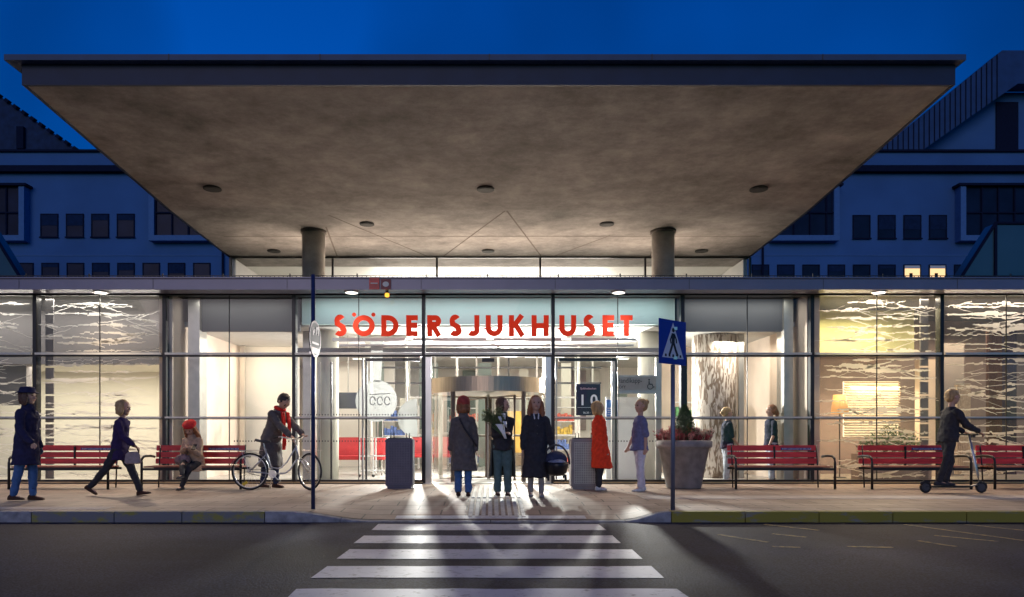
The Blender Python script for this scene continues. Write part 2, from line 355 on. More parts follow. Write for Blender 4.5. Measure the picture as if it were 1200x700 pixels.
CLOUD = bpy.data.textures.new('folds', 'CLOUDS'); CLOUD.noise_scale = .11
CLOUD2 = bpy.data.textures.new('strands', 'CLOUDS'); CLOUD2.noise_scale = .03
def remeshed(name, bm, vox, m, parent, smooth=4, disp=0, tex=None):
    """fuse overlapping closed shapes into one continuous surface"""
    me = bpy.data.meshes.new(name); bm.to_mesh(me); bm.free()
    t = bpy.data.objects.new('tmp', me); COL.objects.link(t)
    r = t.modifiers.new('r', 'REMESH'); r.mode = 'VOXEL'; r.voxel_size = vox
    if smooth:
        s = t.modifiers.new('s', 'SMOOTH'); s.iterations = smooth; s.factor = .5
    if disp:
        d = t.modifiers.new('d', 'DISPLACE'); d.texture = tex or CLOUD; d.strength = disp; d.mid_level = .5; d.texture_coords = 'LOCAL'
    me2 = bpy.data.meshes.new_from_object(t.evaluated_get(bpy.context.evaluated_depsgraph_get()))
    bpy.data.objects.remove(t); bpy.data.meshes.remove(me)
    me2.name = name; me2.materials.clear(); me2.materials.append(m)
    for p in me2.polygons: p.use_smooth = True
    o = bpy.data.objects.new(name, me2); COL.objects.link(o); o.parent = parent
    return o

# ------------------------------------------------------------------ setting: ground, road, pavement
KY = 9.63                                    # kerb line
RZ = -.14                                    # road level
bm = B(); quad(bm, (-300, -100, -.2), (300, -100, -.2), (300, 400, -.2), (-300, 400, -.2))
props(obj('ground', bm, M['ground']), kind='structure', label='dark open ground stretching beyond the hospital')
bm = B(); quad(bm, (-80, -20, RZ), (80, -20, RZ), (80, KY+.05, RZ), (-80, KY+.05, RZ))
props(obj('road', bm, M['asphalt']), kind='structure', label='dark worn asphalt road in front of the kerb')

def drop(x):                                 # dropped kerb at the crossing
    def sm(t): t = max(0, min(1, t)); return t*t*(3-2*t)
    return sm((x+2.75)/1.15)*(1-sm((x-1.78)/.6))
def pz(x, y): return -(.128)*drop(x)*max(0, min(1, (11.3-y)/1.6))
xs = [-80, -40, -20, -12]+[-10+.5*i for i in range(14)]+[-3+.15*i for i in range(41)]+[3.5+.5*i for i in range(16)]+[14, 20, 40, 80]
xs = sorted(set(round(x, 3) for x in xs))
ys = [KY+.16, 10, 10.4, 10.8, 11.1, 11.4, 12, 14, 16, 30]
bm = B(); gv = [[bm.verts.new((x, y, pz(x, y))) for y in ys] for x in xs]
for i in range(len(xs)-1):
    for j in range(len(ys)-1): bm.faces.new((gv[i][j], gv[i+1][j], gv[i+1][j+1], gv[i][j+1]))
props(obj('pavement', bm, M['paving']), kind='structure', label='pale slab pavement along the glass front')
# lighter slab strip on the right, tactile ribs in the middle
bm = B(); box(bm, 2.45, 40, 11.55, 12.15, -.02, .006)
props(obj('pavement_strip', bm, M['slab']), kind='structure', label='pale concrete strip in the right pavement')
bm = B(); box(bm, -40, -5.3, 9.95, 10.25, -.02, .005)
props(obj('pavement_strip', bm, M['slab']), kind='structure', label='pale concrete strip by the left kerb')
tac = empty('tactile_paving', (0, 0, 0), 'ribbed pale tactile paving leading from crossing to revolving door', 'tactile paving')
for (ya, yb, xa, xb, nx) in ((11.75, 14.6, -.33, .5, 9), (9.95, 11.45, -.33, .5, 9)):
    bm = B()
    for k in range(nx*1):
        x = xa+(xb-xa)*(k+.5)/nx
        n = int((yb-ya)/.3)
        for j in range(n):
            y0 = ya+(yb-ya)*j/n; y1 = ya+(yb-ya)*(j+1)/n-.02
            za, zb = pz(x, y0), pz(x, y1)
            w = .024
            v = [bm.verts.new(p) for p in ((x-w, y0, za+.012), (x+w, y0, za+.012), (x+w, y1, zb+.012), (x-w, y1, zb+.012),
                                           (x-w-.01, y0, za-.01), (x+w+.01, y0, za-.01), (x+w+.01, y1, zb-.01), (x-w-.01, y1, zb-.01))]
            for q in ((0, 1, 2, 3), (0, 4, 5, 1), (1, 5, 6, 2), (2, 6, 7, 3), (3, 7, 4, 0)): bm.faces.new([v[i] for i in q])
    obj('ribbed_slab', bm, M['tactile'], tac)
# kerb stones
kerb = [(-40, -8), (-8, -7.1), (-7.1, -6.1), (-6.1, -5.0), (-5.0, -4.1), (-4.1, -3.0), (-3.0, -2.0), (-2.0, -1.0), (-1.0, 0), (0, 1.0), (1.0, 1.8), (1.8, 2.4)]
kx = 2.4
while kx < 12: kerb.append((kx, kx+.98)); kx += .98
kerb.append((kx, 40))
for a, b in kerb:
    bm = B(); n = max(1, int((b-a)/.12)) if b-a < 3 else 1
    sec = []
    for i in range(n+1):
        x = a+.006+(b-a-.012)*i/n; z = -.128*drop(x)
        sec.append([(x, KY-.0, RZ-.04), (x, KY, z-.012), (x, KY+.012, z+.001), (x, KY+.158, z+.001), (x, KY+.158, RZ-.04)])
    loft(bm, sec)
    m = M['kerb_yellow'] if a > 2.3 else (M['kerb_worn'] if (-6.2 < a < -4.9 or -4.2 < a < -4.0 or -5.1 < a < -4.9) else M['kerb'])
    o = obj('kerb_stone', bm, m); props(o, kind='structure', label='yellow painted kerb stone' if a > 2.3 else 'grey granite kerb stone')

# zebra crossing
z = empty('zebra_crossing', (0, 0, 0), 'worn white zebra crossing stripes painted across the asphalt', 'road marking')
for i, (ya, yb) in enumerate(((8.82, 9.42), (7.76, 8.34), (6.78, 7.34), (5.88, 6.40), (4.92, 5.46), (3.95, 4.47), (2.95, 3.47))):
    bm = B(); j = [random.uniform(-.03, .03) for _ in range(4)]
    n = 14; top = []
    va = []; vb = []
    for k in range(n+1):
        x = -1.44+2.86*k/n
        va.append(bm.verts.new((x+j[0], ya+random.uniform(-.012, .012), RZ+.004))); vb.append(bm.verts.new((x+j[1], yb+random.uniform(-.012, .012), RZ+.004)))
    for k in range(n): bm.faces.new((va[k], va[k+1], vb[k+1], vb[k]))
    obj('stripe', bm, M['stripe'], z)
bm = B(); n = 20
for k in range(n):
    x0, x1 = -1.3+2.6*k/n, -1.3+2.6*(k+1)/n
    quad(bm, (x0, KY+.2, pz(x0, KY+.2)+.005), (x1, KY+.2, pz(x1, KY+.2)+.005), (x1, KY+.42, pz(x1, KY+.42)+.005), (x0, KY+.42, pz(x0, KY+.42)+.005))
obj('stripe', bm, M['stripe'], z)
# worn yellow lines on the right of the road
lines = [((896, 615), (960, 622)), ((905, 626), (945, 630)), ((842, 627), (900, 636)), ((993, 641), (1046, 642)), ((1060, 615), (1200, 634)), ((1095, 628), (1170, 635)),
         ((905, 641), (938, 642)), ((1130, 615), (1200, 622)), ((1075, 634), (1120, 641)), ((925, 612), (990, 614))]
ym = empty('yellow_marking', (0, 0, RZ), 'faint worn yellow hatch lines on the asphalt right of the crossing', 'road marking')
for (a, b) in lines:
    (xa, ya_), (xb, yb_) = a, b
    Ya, Yb = GY(ya_, RZ), GY(yb_, RZ); p = Vector((WX(xa, Ya), Ya, 0)); q = Vector((WX(xb, Yb), Yb, 0)); d = (q-p).normalized(); nrm = Vector((-d.y, d.x, 0))*.035
    bm = B(); quad(bm, p-nrm+Vector((0, 0, .004)), q-nrm+Vector((0, 0, .004)), q+nrm+Vector((0, 0, .004)), p+nrm+Vector((0, 0, .004)))
    obj('line', bm, M['yellow_line'], ym)

# ------------------------------------------------------------------ entrance pavilion
FY = 15.2; BAY = 151.7/F*FY; X0 = -.05
def MX(i): return X0+(i-.5)*BAY              # i=0 -> left mullion of door bay ; i=1 right
ZT, Z2, Z1, Z0 = WZ(345, FY), WZ(415.5, FY), WZ(490, FY), WZ(563, FY)
pav = empty('entrance_pavilion', (0, FY, 0), 'long glass fronted hospital entrance hall with grey metal roof edge', 'building')
def P_(name, bm, m, smooth=False):
    o = obj(name, bm, m, pav, smooth); o.location = (0, -FY, 0); return o
LEFT, RIGHT = -5, 6
bm = B(); box(bm, MX(LEFT), MX(RIGHT), FY-.52, FY-.16, 3.965, 4.185); box(bm, MX(LEFT), MX(RIGHT), FY-.56, FY-.0, 4.185, 4.21); P_('fascia', bm, M['fascia'])
bm = B(); box(bm, MX(LEFT), MX(RIGHT), FY-.515, FY+.16, 3.972, 3.985); P_('soffit', bm, M['fascia'])
bm = B(); box(bm, MX(LEFT), MX(RIGHT), FY-.155, 30, 4.0, 4.18); P_('roof', bm, M['dark'])
for i in range(LEFT+1, RIGHT):
    bm = B(); box(bm, MX(i)-.004, MX(i)+.004, FY-.526, FY-.522, 3.975, 4.18); P_('seam', bm, M['dark'])
bm = B(); box(bm, MX(LEFT), MX(RIGHT), 15.45, 26, -.1, .012); P_('floor', bm, M['lobbyfloor'])
bm = B(); box(bm, MX(0), MX(1), FY-.1, 15.449, -.1, .014); P_('threshold', bm, M['steel'])
for i in range(LEFT, RIGHT+1):
    if i in (0, 1):
        bm = B(); box(bm, MX(i)-.035, MX(i)+.035, FY-.05, FY+.14, 0, ZT); P_('mullion', bm, M['black'])
        s = 1 if i == 0 else -1
        bm = B(); box(bm, MX(i)+s*.04 if s > 0 else MX(i)-.16, MX(i)+.16 if s > 0 else MX(i)-.04, FY+.0, FY+.16, 0, Z2-.05); P_('door_post', bm, M['steel'])
    else:
        bm = B(); box(bm, MX(i)-.038, MX(i)+.038, FY-.03, FY+.14, 0, ZT); P_('mullion', bm, M['black'])
for i in range(LEFT, RIGHT):
    a, b = MX(i)+.038, MX(i+1)-.038; c = (a+b)/2
    door = (i == 0)
    bm = B(); box(bm, a, b, FY-.028, FY+.1, ZT-.03, ZT+.0); P_('head_rail', bm, M['black'])
    bm = B(); box(bm, a-.0, b, FY-.085, FY-.04, Z2-.012, Z2+.03); P_('transom', bm, M['bar'])
    bm = B(); box(bm, a, b, FY-.035, FY+.06, Z2-.05, Z2-.014); P_('transom_back', bm, M['black'])
    if not door:
        bm = B(); box(bm, a, b, FY-.085, FY-.04, Z1-.008, Z1+.028); P_('transom', bm, M['bar'])
        bm = B(); box(bm, a, b, FY-.035, FY+.05, Z1-.03, Z1-.01); P_('transom_back', bm, M['black'])
        bm = B(); box(bm, a, b, FY-.035, FY+.1, .045, .085); P_('sill_rail', bm, M['black'])
        bm = B(); box(bm, a-.03, b+.03, FY-.06, FY+.1, .022, .042); P_('sill', bm, M['brass'])
        bm = B(); box(bm, a-.03, b+.03, FY-.035, FY+.12, -.05, .02); P_('plinth', bm, M['plinth'])
        bm = B(); box(bm, c-.007, c+.007, FY-.015, FY+.012, .085, ZT-.03); P_('glass_joint', bm, M['black'])
    gm = M['glass_warm'] if (i <= -3 or i >= 3) else M['glass']
    rows = [(Z2+.03, ZT-.03)] if door else [(.085, Z1-.03), (Z1+.028, Z2-.05), (Z2+.03, ZT-.03)]
    for (za, zb) in rows:
        for (xa, xb) in ((a, c-.007), (c+.007, b)) if not door else ((a, b),):
            bm = B(); quad(bm, (xa, FY, za), (xb, FY, za), (xb, FY, zb), (xa, FY, zb)); P_('glass_pane', bm, gm)
# glass band behind the letters: bulkhead boards
bm = B(); box(bm, MX(-1)+.02, MX(2)-.02, FY+.55, FY+.65, 3.42, 3.99); P_('letter_board', bm, M['teal'])
# side bulkheads
for (a, b) in ((MX(-2), MX(-1)-.04), (MX(2)+.04, MX(3))):
    bm = B(); box(bm, a+.35 if a < 0 else a, b if a < 0 else b-.35, FY+.6, FY+.72, 3.28, 3.99); P_('bulkhead', bm, M['bulkhead'])
# lobby shell
bm = B(); box(bm, -6.95, 6.85, FY+.73, 26, 3.4, 3.5); P_('ceiling', bm, M['ceil'])
bm = B(); box(bm, -7.0, -6.72, FY+.12, 26, .012, 3.99); P_('inner_wall', bm, M['pink'])
bm = B(); box(bm, 6.68, 6.95, FY+.12, 26, .012, 3.99); P_('inner_wall', bm, M['pink'])
bm = B(); box(bm, -6.72, 6.68, 25.7, 25.9, .012, 3.4); P_('inner_wall', bm, M['white'])
# lobby ceiling dark grooves and lamps
for (y, a, b) in ((18.2, -3.9, 3.7), (19.3, -3.6, 3.6), (20.6, -3.0, 3.2)):
    bm = B(); box(bm, a, b, y, y+.14, 3.37, 3.399); P_('ceiling_groove', bm, M['greywall'])
for (a, b) in ((390, 475), (484, 570), (578, 658), (669, 745)):
    bm = B(); box(bm, WX(a, 15.95), WX(b, 15.95), 15.9, 15.98, WZ(400, 15.95), WZ(396.5, 15.95)); P_('ceiling_rail', bm, M['frame'])
bm = B(); box(bm, WX(398, 15.95), WX(742, 15.95), 15.9, 15.98, WZ(406, 15.95), WZ(404, 15.95)); P_('ceiling_rail', bm, M['frame'])
bm = B(); box(bm, WX(350, 16.2), WX(795, 16.2), 16.1, 16.3, WZ(413.5, 16.2), WZ(408.5, 16.2)); P_('ceiling_beam', bm, M['greywall'])
rp_ = random.Random(21)
M['greenglass'] = mat('green_grey_panel', (.16, .20, .18), .4, var=.2, scale=1.5)
for k in range(15):
    x = -4.9+9.8*k/15+rp_.uniform(-.1, .1); Y_ = rp_.choice((23.0, 24.9, 25.6)); w = rp_.uniform(.25, .6); zt_ = rp_.choice((2.2, 3.3, 2.7, 3.3))
    bm = B(); box(bm, x, x+w, Y_, Y_+.06, rp_.choice((.02, .9, 1.2)), zt_); P_('lobby_wall_panel', bm, M[rp_.choice(('greenglass', 'greenglass', 'frame', 'cream', 'mauve'))])
for k in range(8):
    x = -3.4+6.6*k/7+rp_.uniform(-.15, .15); Y_ = rp_.uniform(20.0, 22.5)
    bm = B(); box(bm, x, x+.05, Y_, Y_+.05, .012, 3.39); P_('inner_post', bm, M[rp_.choice(('frame', 'dark', 'bar'))])
for z_ in (2.95, 2.5):
    bm = B(); box(bm, -3.2, 3.2, 21.0, 21.06, z_, z_+.05); P_('inner_rail', bm, M['dark'])
# alcove back walls at the two clear side bays
bm = B(); box(bm, -6.72, -5.35, 19.6, 19.75, .012, 3.4); box(bm, -5.35, -5.2, 19.4, 19.75, .012, 3.4); P_('partition', bm, M['white'])
bm = B(); box(bm, -5.2, -3.1, 23.4, 23.5, .012, 3.4); P_('partition', bm, M['white'])
bm = B(); box(bm, 4.55, 6.68, 19.6, 19.75, .012, 3.4); P_('partition', bm, M['pink'])
bm = B(); box(bm, 4.35, 4.5, 19.4, 19.75, .012, 3.4); P_('partition_post', bm, M['frame'])
bm = B(); box(bm, -3.12, -2.98, 18.0, 18.3, .012, 3.4); P_('partition_post', bm, M['frame'])
bm = B(); box(bm, -4.3, -4.12, 16.6, 17.2, .012, 3.4); P_('partition_post', bm, M['frame'])
bm = B(); box(bm, -6.55, -6.3, FY+.5, FY+.9, .012, 3.99); P_('corner_post', bm, M['frame'])
bm = B(); box(bm, 6.35, 6.55, FY+.5, FY+.9, .012, 3.99); P_('corner_post', bm, M['frame'])
for (x, y, r) in ((-3.72, 16.6, .24), (3.7, 16.9, .26)):
    bm = B(); lathe(bm, [(r, .012), (r, 3.4)], (x, y, 0)); P_('lobby_column', bm, M['cream'], True)
# left side rooms
bm = B(); box(bm, MX(LEFT), -7.0, 18.6, 18.75, .012, 3.99); P_('room_wall', bm, M['cream'])
bm = B(); box(bm, MX(LEFT), -7.0, FY+.9, 18.6, 2.64, 2.72); P_('room_ceiling', bm, M['cream'])
bm = B(); box(bm, MX(LEFT), -7.0, FY+.75, FY+.9, 2.58, 3.99); P_('bulkhead', bm, M['greywall'])
bm = B(); box(bm, -11.3, -10.5, 16.4, 16.6, 1.7, 2.64); P_('room_pier', bm, M['greywall'])
# right side rooms
bm = B(); box(bm, 6.95, MX(RIGHT), 18.9, 19.05, .012, 3.99); P_('room_wall', bm, M['mauve'])
bm = B(); box(bm, 6.95, 10.1, 17.3, 17.42, 2.9, 3.99); P_('bulkhead', bm, M['olive'])
bm = B(); box(bm, 6.95, 10.1, 17.42, 18.9, 2.86, 2.9); P_('room_ceiling', bm, M['mauve'])
bm = B(); box(bm, 10.38, 10.85, 17.55, 17.75, .012, 2.85); P_('room_pier', bm, M['pink'])
bm = B(); box(bm, 11.15, 11.75, 18.0, 18.1, .012, 3.3); P_('room_pier', bm, M['greywall'])
# vertical perforated strips beside outer mullions
for i in (-3, 4):
    for s in (0,):
        x = MX(i)+.09 if i < 0 else MX(i)-.32
        bm = B()
        for k in range(14): box(bm, x, x+.17, FY+.2, FY+.23, .09+.3*k, .09+.3*k+.26)
        P_('ventilation_strip', bm, M['greywall'])
# dotted safety markings on the clear panes
for (i0, zz) in ((-2, WZ(518, FY)), (-1, WZ(518, FY)), (1, WZ(518, FY)), (-1, WZ(487, FY))):
    bm = B(); x = MX(i0)+(1.45 if i0 == -2 else .1)
    while x < MX(i0+1)-.1:
        box(bm, x, x+.022, FY+.004, FY+.006, zz, zz+.03); x += .06
    P_('safety_dots', bm, M['dark'])

# window film: branching horizontal strands
def film(xa, xb, za, zb, n, seed, tmax=.055):
    rnd = random.Random(seed); bm = B()
    for q in range(n):
        z = za+(zb-za)*(q+.5)/n+rnd.uniform(-.06, .06); L = rnd.uniform(.45, 1.0)*(xb-xa); xs_ = xa+rnd.uniform(0, (xb-xa)-L)
        step = .022; m_ = int(L/step); th0 = rnd.uniform(.35, 1)**1.3*tmax; sl = rnd.uniform(-.06, .06); ph = rnd.uniform(0, 6)
        zz = z; drift = 0; jag = 0; prev = None; tm = 1; run = 0
        for k in range(m_+1):
            t = k/m_
            if rnd.random() < .2: jag = rnd.uniform(-.02, .02)
            if rnd.random() < .10: tm = rnd.choice((.3, .4, .55, .8, 1.0, 1.5))
            if rnd.random() < .07: run = rnd.choice((0, 0, 0, 1.2, -1.2, 2.2, -2.2))
            drift += rnd.uniform(-.003, .003)+sl*step*run
            if rnd.random() < .02: sl = -sl+rnd.uniform(-.04, .04)
            zz = z+drift+jag
            th = th0*tm*math.sin(PI*t)**.4*(.35+.65*abs(math.sin(ph+t*5)))+.004
            if rnd.random() < .03: th += .03
            x = xs_+k*step
            top, bot = min(zb, zz+th*.5), max(za, zz-th*.5)
            if top <= bot: prev = None; continue
            cur = (x, top, bot)
            if prev:
                quad(bm, (prev[0], 0, prev[2]), (x, 0, prev[2]+0*(bot)), (x, 0, prev[1]), (prev[0], 0, prev[1])) if rnd.random() < .45 else quad(bm, (prev[0], 0, prev[2]), (x, 0, bot), (x, 0, top), (prev[0], 0, prev[1]))
            prev = cur
            if rnd.random() < .028 and 4 < k < m_-8:          # a fork
                s2 = rnd.choice((-1, 1)); pz_ = zz; px_ = x; pt = th*.7
                for kk in range(rnd.randint(10, 40)):
                    nx = px_+step; nz = pz_+s2*rnd.uniform(.0, .014); nt = max(.006, pt*.95)
                    if nx > xb or nz+nt > zb or nz-nt < za: break
                    quad(bm, (px_, 0, pz_-pt/2), (nx, 0, nz-nt/2), (nx, 0, nz+nt/2), (px_, 0, pz_+pt/2)); px_, pz_, pt = nx, nz, nt
    # every strand sits on its own hair-thin layer
    for f in bm.faces: pass
    for v in bm.verts: v.co.y = FY+.006
    return bm
for i in (-5, -4, -3, 3, 4, 5):
    a, b = MX(i)+.05, MX(i+1)-.05
    for r_, (za, zb, n) in enumerate(((.1, Z1-.05, 9), (Z1+.05, Z2-.08, 10), (Z2+.05, ZT-.1, 9))):
        bm = film(a, b, za, zb, n, i*10+r_+100, .09 if i > 0 else (.09 if r_ == 2 else .07)); P_('window_film', bm, M['film'])

# ---- letters on the glass
def ribbon(bm, pts, t, y0, y1):
    n = len(pts); L = []; Rr = []
    for i, (x, z) in enumerate(pts):
        p = Vector((x, z)); 
        if i == 0: d = Vector(pts[1])-p
        elif i == n-1: d = p-Vector(pts[-2])
        else: d = (Vector(pts[i+1])-p).normalized()+(p-Vector(pts[i-1])).normalized()
        d.normalize(); nr = Vector((-d.y, d.x)); k = 1
        if 0 < i < n-1:
            k = 1/max(.5, nr.dot(Vector((-(p-Vector(pts[i-1])).normalized().y, (p-Vector(pts[i-1])).normalized().x))))
        L.append(p+nr*t/2*k); Rr.append(p-nr*t/2*k)
    out = [(v.x, v.y) for v in L]; inn = [(v.x, v.y) for v in Rr]
    for i in range(n-1): prism(bm, [out[i], out[i+1], inn[i+1], inn[i]], y0, y1)
def arc(cx, cz, rx, rz, a0, a1, n=14): return [(cx+rx*math.cos(R(a0+(a1-a0)*k/n)), cz+rz*math.sin(R(a0+(a1-a0)*k/n))) for k in range(n+1)]
def letter(ch, w, h, t):
    q = t/2
    if ch == 'E': return [[(q, 0), (q, h)], [(t, h-q), (w, h-q)], [(t, h*.52), (w*.95, h*.52)], [(t, q), (w, q)]]
    if ch == 'T': return [[(w/2, 0), (w/2, h-t)], [(0, h-q), (w, h-q)]]
    if ch == 'H': return [[(q, 0), (q, h)], [(w-q, 0), (w-q, h)], [(t, h*.5), (w-t, h*.5)]]
    if ch == 'U': return [[(q, h), (q, w/2)]+arc(w/2, w/2, w/2-q, w/2-q, 180, 360, 16)+[(w-q, h)]]
    if ch == 'J': return [[(w-q, h)]+arc(w*.42, w*.5, w*.58-q, w*.5-q, 0, -140, 14)]
    if ch == 'D': return [[(q, 0), (q, h)], [(t, h-q)]+arc(w-h/2, h/2, h/2-q, h/2-q, 90, -90, 18)+[(t, q)]] if w > h*.5 else []
    if ch == 'R': return [[(q, 0), (q, h)], [(t, h-q)]+arc(w-h*.29, h*.72, h*.28-q, h*.28-q, 90, -90, 14)+[(t, h*.44+q)], [(w*.45, h*.46), (w-q*.9, 0)]]
    if ch == 'K': return [[(q, 0), (q, h)], [(t*.9, h*.46), (w-q*1.2, h)], [(w*.36, h*.6), (w-q*.9, 0)]]
    if ch == 'O': return [arc(w/2, h/2, w/2-q, h/2-q, 0, 360, 40)]
    if ch == 'S':
        r1 = h*.26-q+.012; top = arc(w*.5, h-h*.26, w*.42-q, r1, 35, 200, 14)
        bot = arc(w*.5, h*.27, w*.5-q, h*.27-q, 45, -145, 16)
        return [top+[(w*.30, h*.60), (w*.72, h*.44)]+bot]
LET = [('S', 390.8, 406), ('O', 413.6, 439), ('D', 446.8, 467), ('E', 476, 489.6), ('R', 500.6, 517.2), ('S', 525.7, 541), ('J', 548.6, 561.8), ('U', 569.2, 589),
       ('K', 596.4, 615.2), ('H', 622.9, 643), ('U', 655.5, 675.2), ('S', 682.7, 697.7), ('E', 706, 719.6), ('T', 727, 741.3)]
LY = FY-.13
zb_ = WZ(394.2, LY); lh = WZ(369.6, LY)-zb_
for ch, a, b in LET:
    x = WX(a, LY); w = WX(b, LY)-x; t = .106; bm = B()
    for k, st in enumerate(letter(ch, w, lh, t)):
        ribbon(bm, [(x+p[0], zb_+p[1]) for p in st], t, LY-.012-.0015*k, LY+.02)
    if ch == 'O':
        for dx in (-.2, .2):
            q = [(x+w/2+dx+.042*math.cos(2*PI*k/14), zb_+lh+.012+.042*math.sin(2*PI*k/14)) for k in range(14)]
            prism(bm, q, LY-.015, LY+.02)
    P_('letter', bm, M['red'])
for k in range(5):
    x = MX(-1)+.9+k*1.65
    bm = B(); box(bm, x, x+.01, LY+.021, FY-.01, zb_+.2, zb_+.21); P_('letter_bracket', bm, M['steel'])

# ---- revolving door
def Q(name, bm, m, par, smooth=False): return obj(name, bm, m, par, smooth)
rd = bpy.data.objects.new('revolving_door', None); COL.objects.link(rd); rd.parent = pav; rd.location = (X0-.0, 1.42, 0)
rr = 1.36
zc0, zc1 = 1.95, 2.27
bm = B()
n = 72
o_ = [(rr*math.cos(2*PI*k/n), rr*math.sin(2*PI*k/n)) for k in range(n)]; i_ = [(p[0]*.94, p[1]*.94) for p in o_]
for k in range(n):
    a, b = o_[k], o_[(k+1) % n]; c, d = i_[k], i_[(k+1) % n]
    quad(bm, (*a, zc0), (*b, zc0), (*b, zc1), (*a, zc1)); quad(bm, (*c, zc0), (*d, zc0), (*d, zc1), (*c, zc1))
    quad(bm, (*a, zc0), (*b, zc0), (*d, zc0), (*c, zc0)); quad(bm, (*a, zc1), (*b, zc1), (*d, zc1), (*c, zc1))
bmesh.ops.remove_doubles(bm, verts=bm.verts, dist=.0005)
Q('drum', bm, M['bronze'], rd)
bm = B(); lathe(bm, [(rr*.938, zc0+.02), (rr*.938, zc1-.02)], seg=36); Q('drum_ceiling', bm, M['frame'], rd)
bm = B(); lathe(bm, [(.045, .02), (.045, zc0)], seg=12); Q('spindle', bm, M['frame'], rd)
for k in range(4):
    a = R(28+90*k); c, s = math.cos(a), math.sin(a)
    def pt(r, z): return (c*r, s*r, z)
    bm = B(); tube(bm, [pt(.06, .06), pt(1.2, .06), pt(1.2, zc0-.08), pt(.06, zc0-.08)], .032, 6, closed=True)
    tube(bm, [pt(.06, 1.0), pt(1.2, 1.0)], .018, 6)
    w = Q('door_wing', bm, M['plinth'], rd)
    bm = B(); quad(bm, pt(.06, .06), pt(1.2, .06), pt(1.2, zc0-.08), pt(.06, zc0-.08)); Q('pane', bm, M['glass'], w)
for (a0, a1) in ((150, 235), (-55, 30)):
    bm = B(); m_ = 12
    for k in range(m_):
        a, b = R(a0+(a1-a0)*k/m_), R(a0+(a1-a0)*(k+1)/m_); r_ = rr*.97
        quad(bm, (r_*math.cos(a), r_*math.sin(a), .05), (r_*math.cos(b), r_*math.sin(b), .05), (r_*math.cos(b), r_*math.sin(b), zc0), (r_*math.cos(a), r_*math.sin(a), zc0))
    Q('curved_glass', bm, M['glass'], rd, True)
    for aa in (a0, a1):
        bm = B(); tube(bm, [(rr*.97*math.cos(R(aa)), rr*.97*math.sin(R(aa)), .02), (rr*.97*math.cos(R(aa)), rr*.97*math.sin(R(aa)), zc0)], .05, 8); Q('door_post', bm, M['plinth'], rd)
bm = B(); box(bm, -.13, .13, -1.44, -1.37, 2.55, 2.63); Q('motion_sensor', bm, M['black'], rd)
# frames of the lobby glazing behind
for (x, y) in ((-2.2, 18.9), (-.9, 19.3), (.2, 19.3), (1.4, 19.1), (2.3, 18.9)):
    bm = B(); box(bm, x-.03, x+.03, y, y+.06, .012, 3.39); P_('inner_post', bm, M['frame'])
bm = B(); box(bm, -2.2, 2.3, 19.36, 19.42, 2.0, 2.05); box(bm, -2.2, 2.3, 19.36, 19.42, 1.0, 1.04); P_('inner_rail', bm, M['frame'])
# side door in the right bay with poster and accessible entrance sign
dx0, dx1 = WX(722, FY+.25), WX(768, FY+.25)
bm = B(); box(bm, dx0-.1, dx0-.03, FY+.2, FY+.28, .012, Z2-.05); box(bm, dx1, dx1+.12, FY+.2, FY+.28, .012, Z2-.05)
box(bm, dx0-.03, dx1, FY+.2, FY+.28, 1.90, 1.97); box(bm, dx0-.03, dx1, FY+.2, FY+.28, 2.25, 2.29)
P_('side_door_frame', bm, M['frame'])
bm = B(); box(bm, dx0-.03, dx1, FY+.22, FY+.24, 1.97, 2.25); P_('accessible_sign', bm, mat('sign_beige', (.50, .47, .40), .5))
S_ = M['dark']
t_ = text_obj('sign_text', 'Handikapp-', .145, (dx0+.0, .212, 2.13), S_, pav, align='LEFT', sx=.82)
t_ = text_obj('sign_text', 'dörr', .13, (dx0+.0, .212, 2.01), S_, pav, align='LEFT', sx=.82)
bm = B(); wx, wz, wy = dx1-.11, 2.09, FY+.208         # wheelchair symbol
box(bm, wx-.045, wx-.02, wy-.004, wy, wz+.0, wz+.075); box(bm, wx-.02, wx+.04, wy-.004, wy, wz-.002, wz+.02)
ribbon(bm, [(wx+.03, wz+.01), (wx+.055, wz-.055), (wx+.085, wz-.045)], .018, wy-.0055, wy)
ribbon(bm, arc(wx-.01, wz-.04, .055, .055, 130, 340, 14), .016, wy-.003, wy)
prism(bm, [(wx-.032+.02*math.cos(2*PI*k/12), wz+.105+.02*math.sin(2*PI*k/12)) for k in range(12)], wy-.004, wy)
P_('wheelchair_symbol', bm, S_)
bm = B(); box(bm, dx0+.0, dx1-.02, FY+1.6, FY+1.66, .012, 1.9); P_('white_door', bm, M['whitepaint'])
# poster 10
px0, px1 = WX(675, FY+.03), WX(703.5, FY+.03); pz0, pz1 = WZ(487, FY), WZ(450, FY)
bm = B(); box(bm, px0, px1, FY+.02, FY+.03, pz0, pz1); P_('address_poster', bm, M['poster'])
pw = emis('poster_white', (.8, .8, .85), .12)
text_obj('poster_text', '1 0', .31, ((px0+px1)/2-.0, .017, pz0+.22), pw, pav, bold=.006)
text_obj('poster_text', 'Sjukhusbacken', .058, ((px0+px1)/2, .017, pz1-.115), mat('poster_pink', (.8, .55, .65), .5), pav, bold=.001)
text_obj('poster_text', '06.30 -', .055, ((px0+px1)/2-.03, .017, pz0+.04), pw, pav)
bm = B(); box(bm, px0+.03, px1-.03, FY+.016, FY+.019, pz0+.165, pz0+.17); P_('poster_rule', bm, pw)
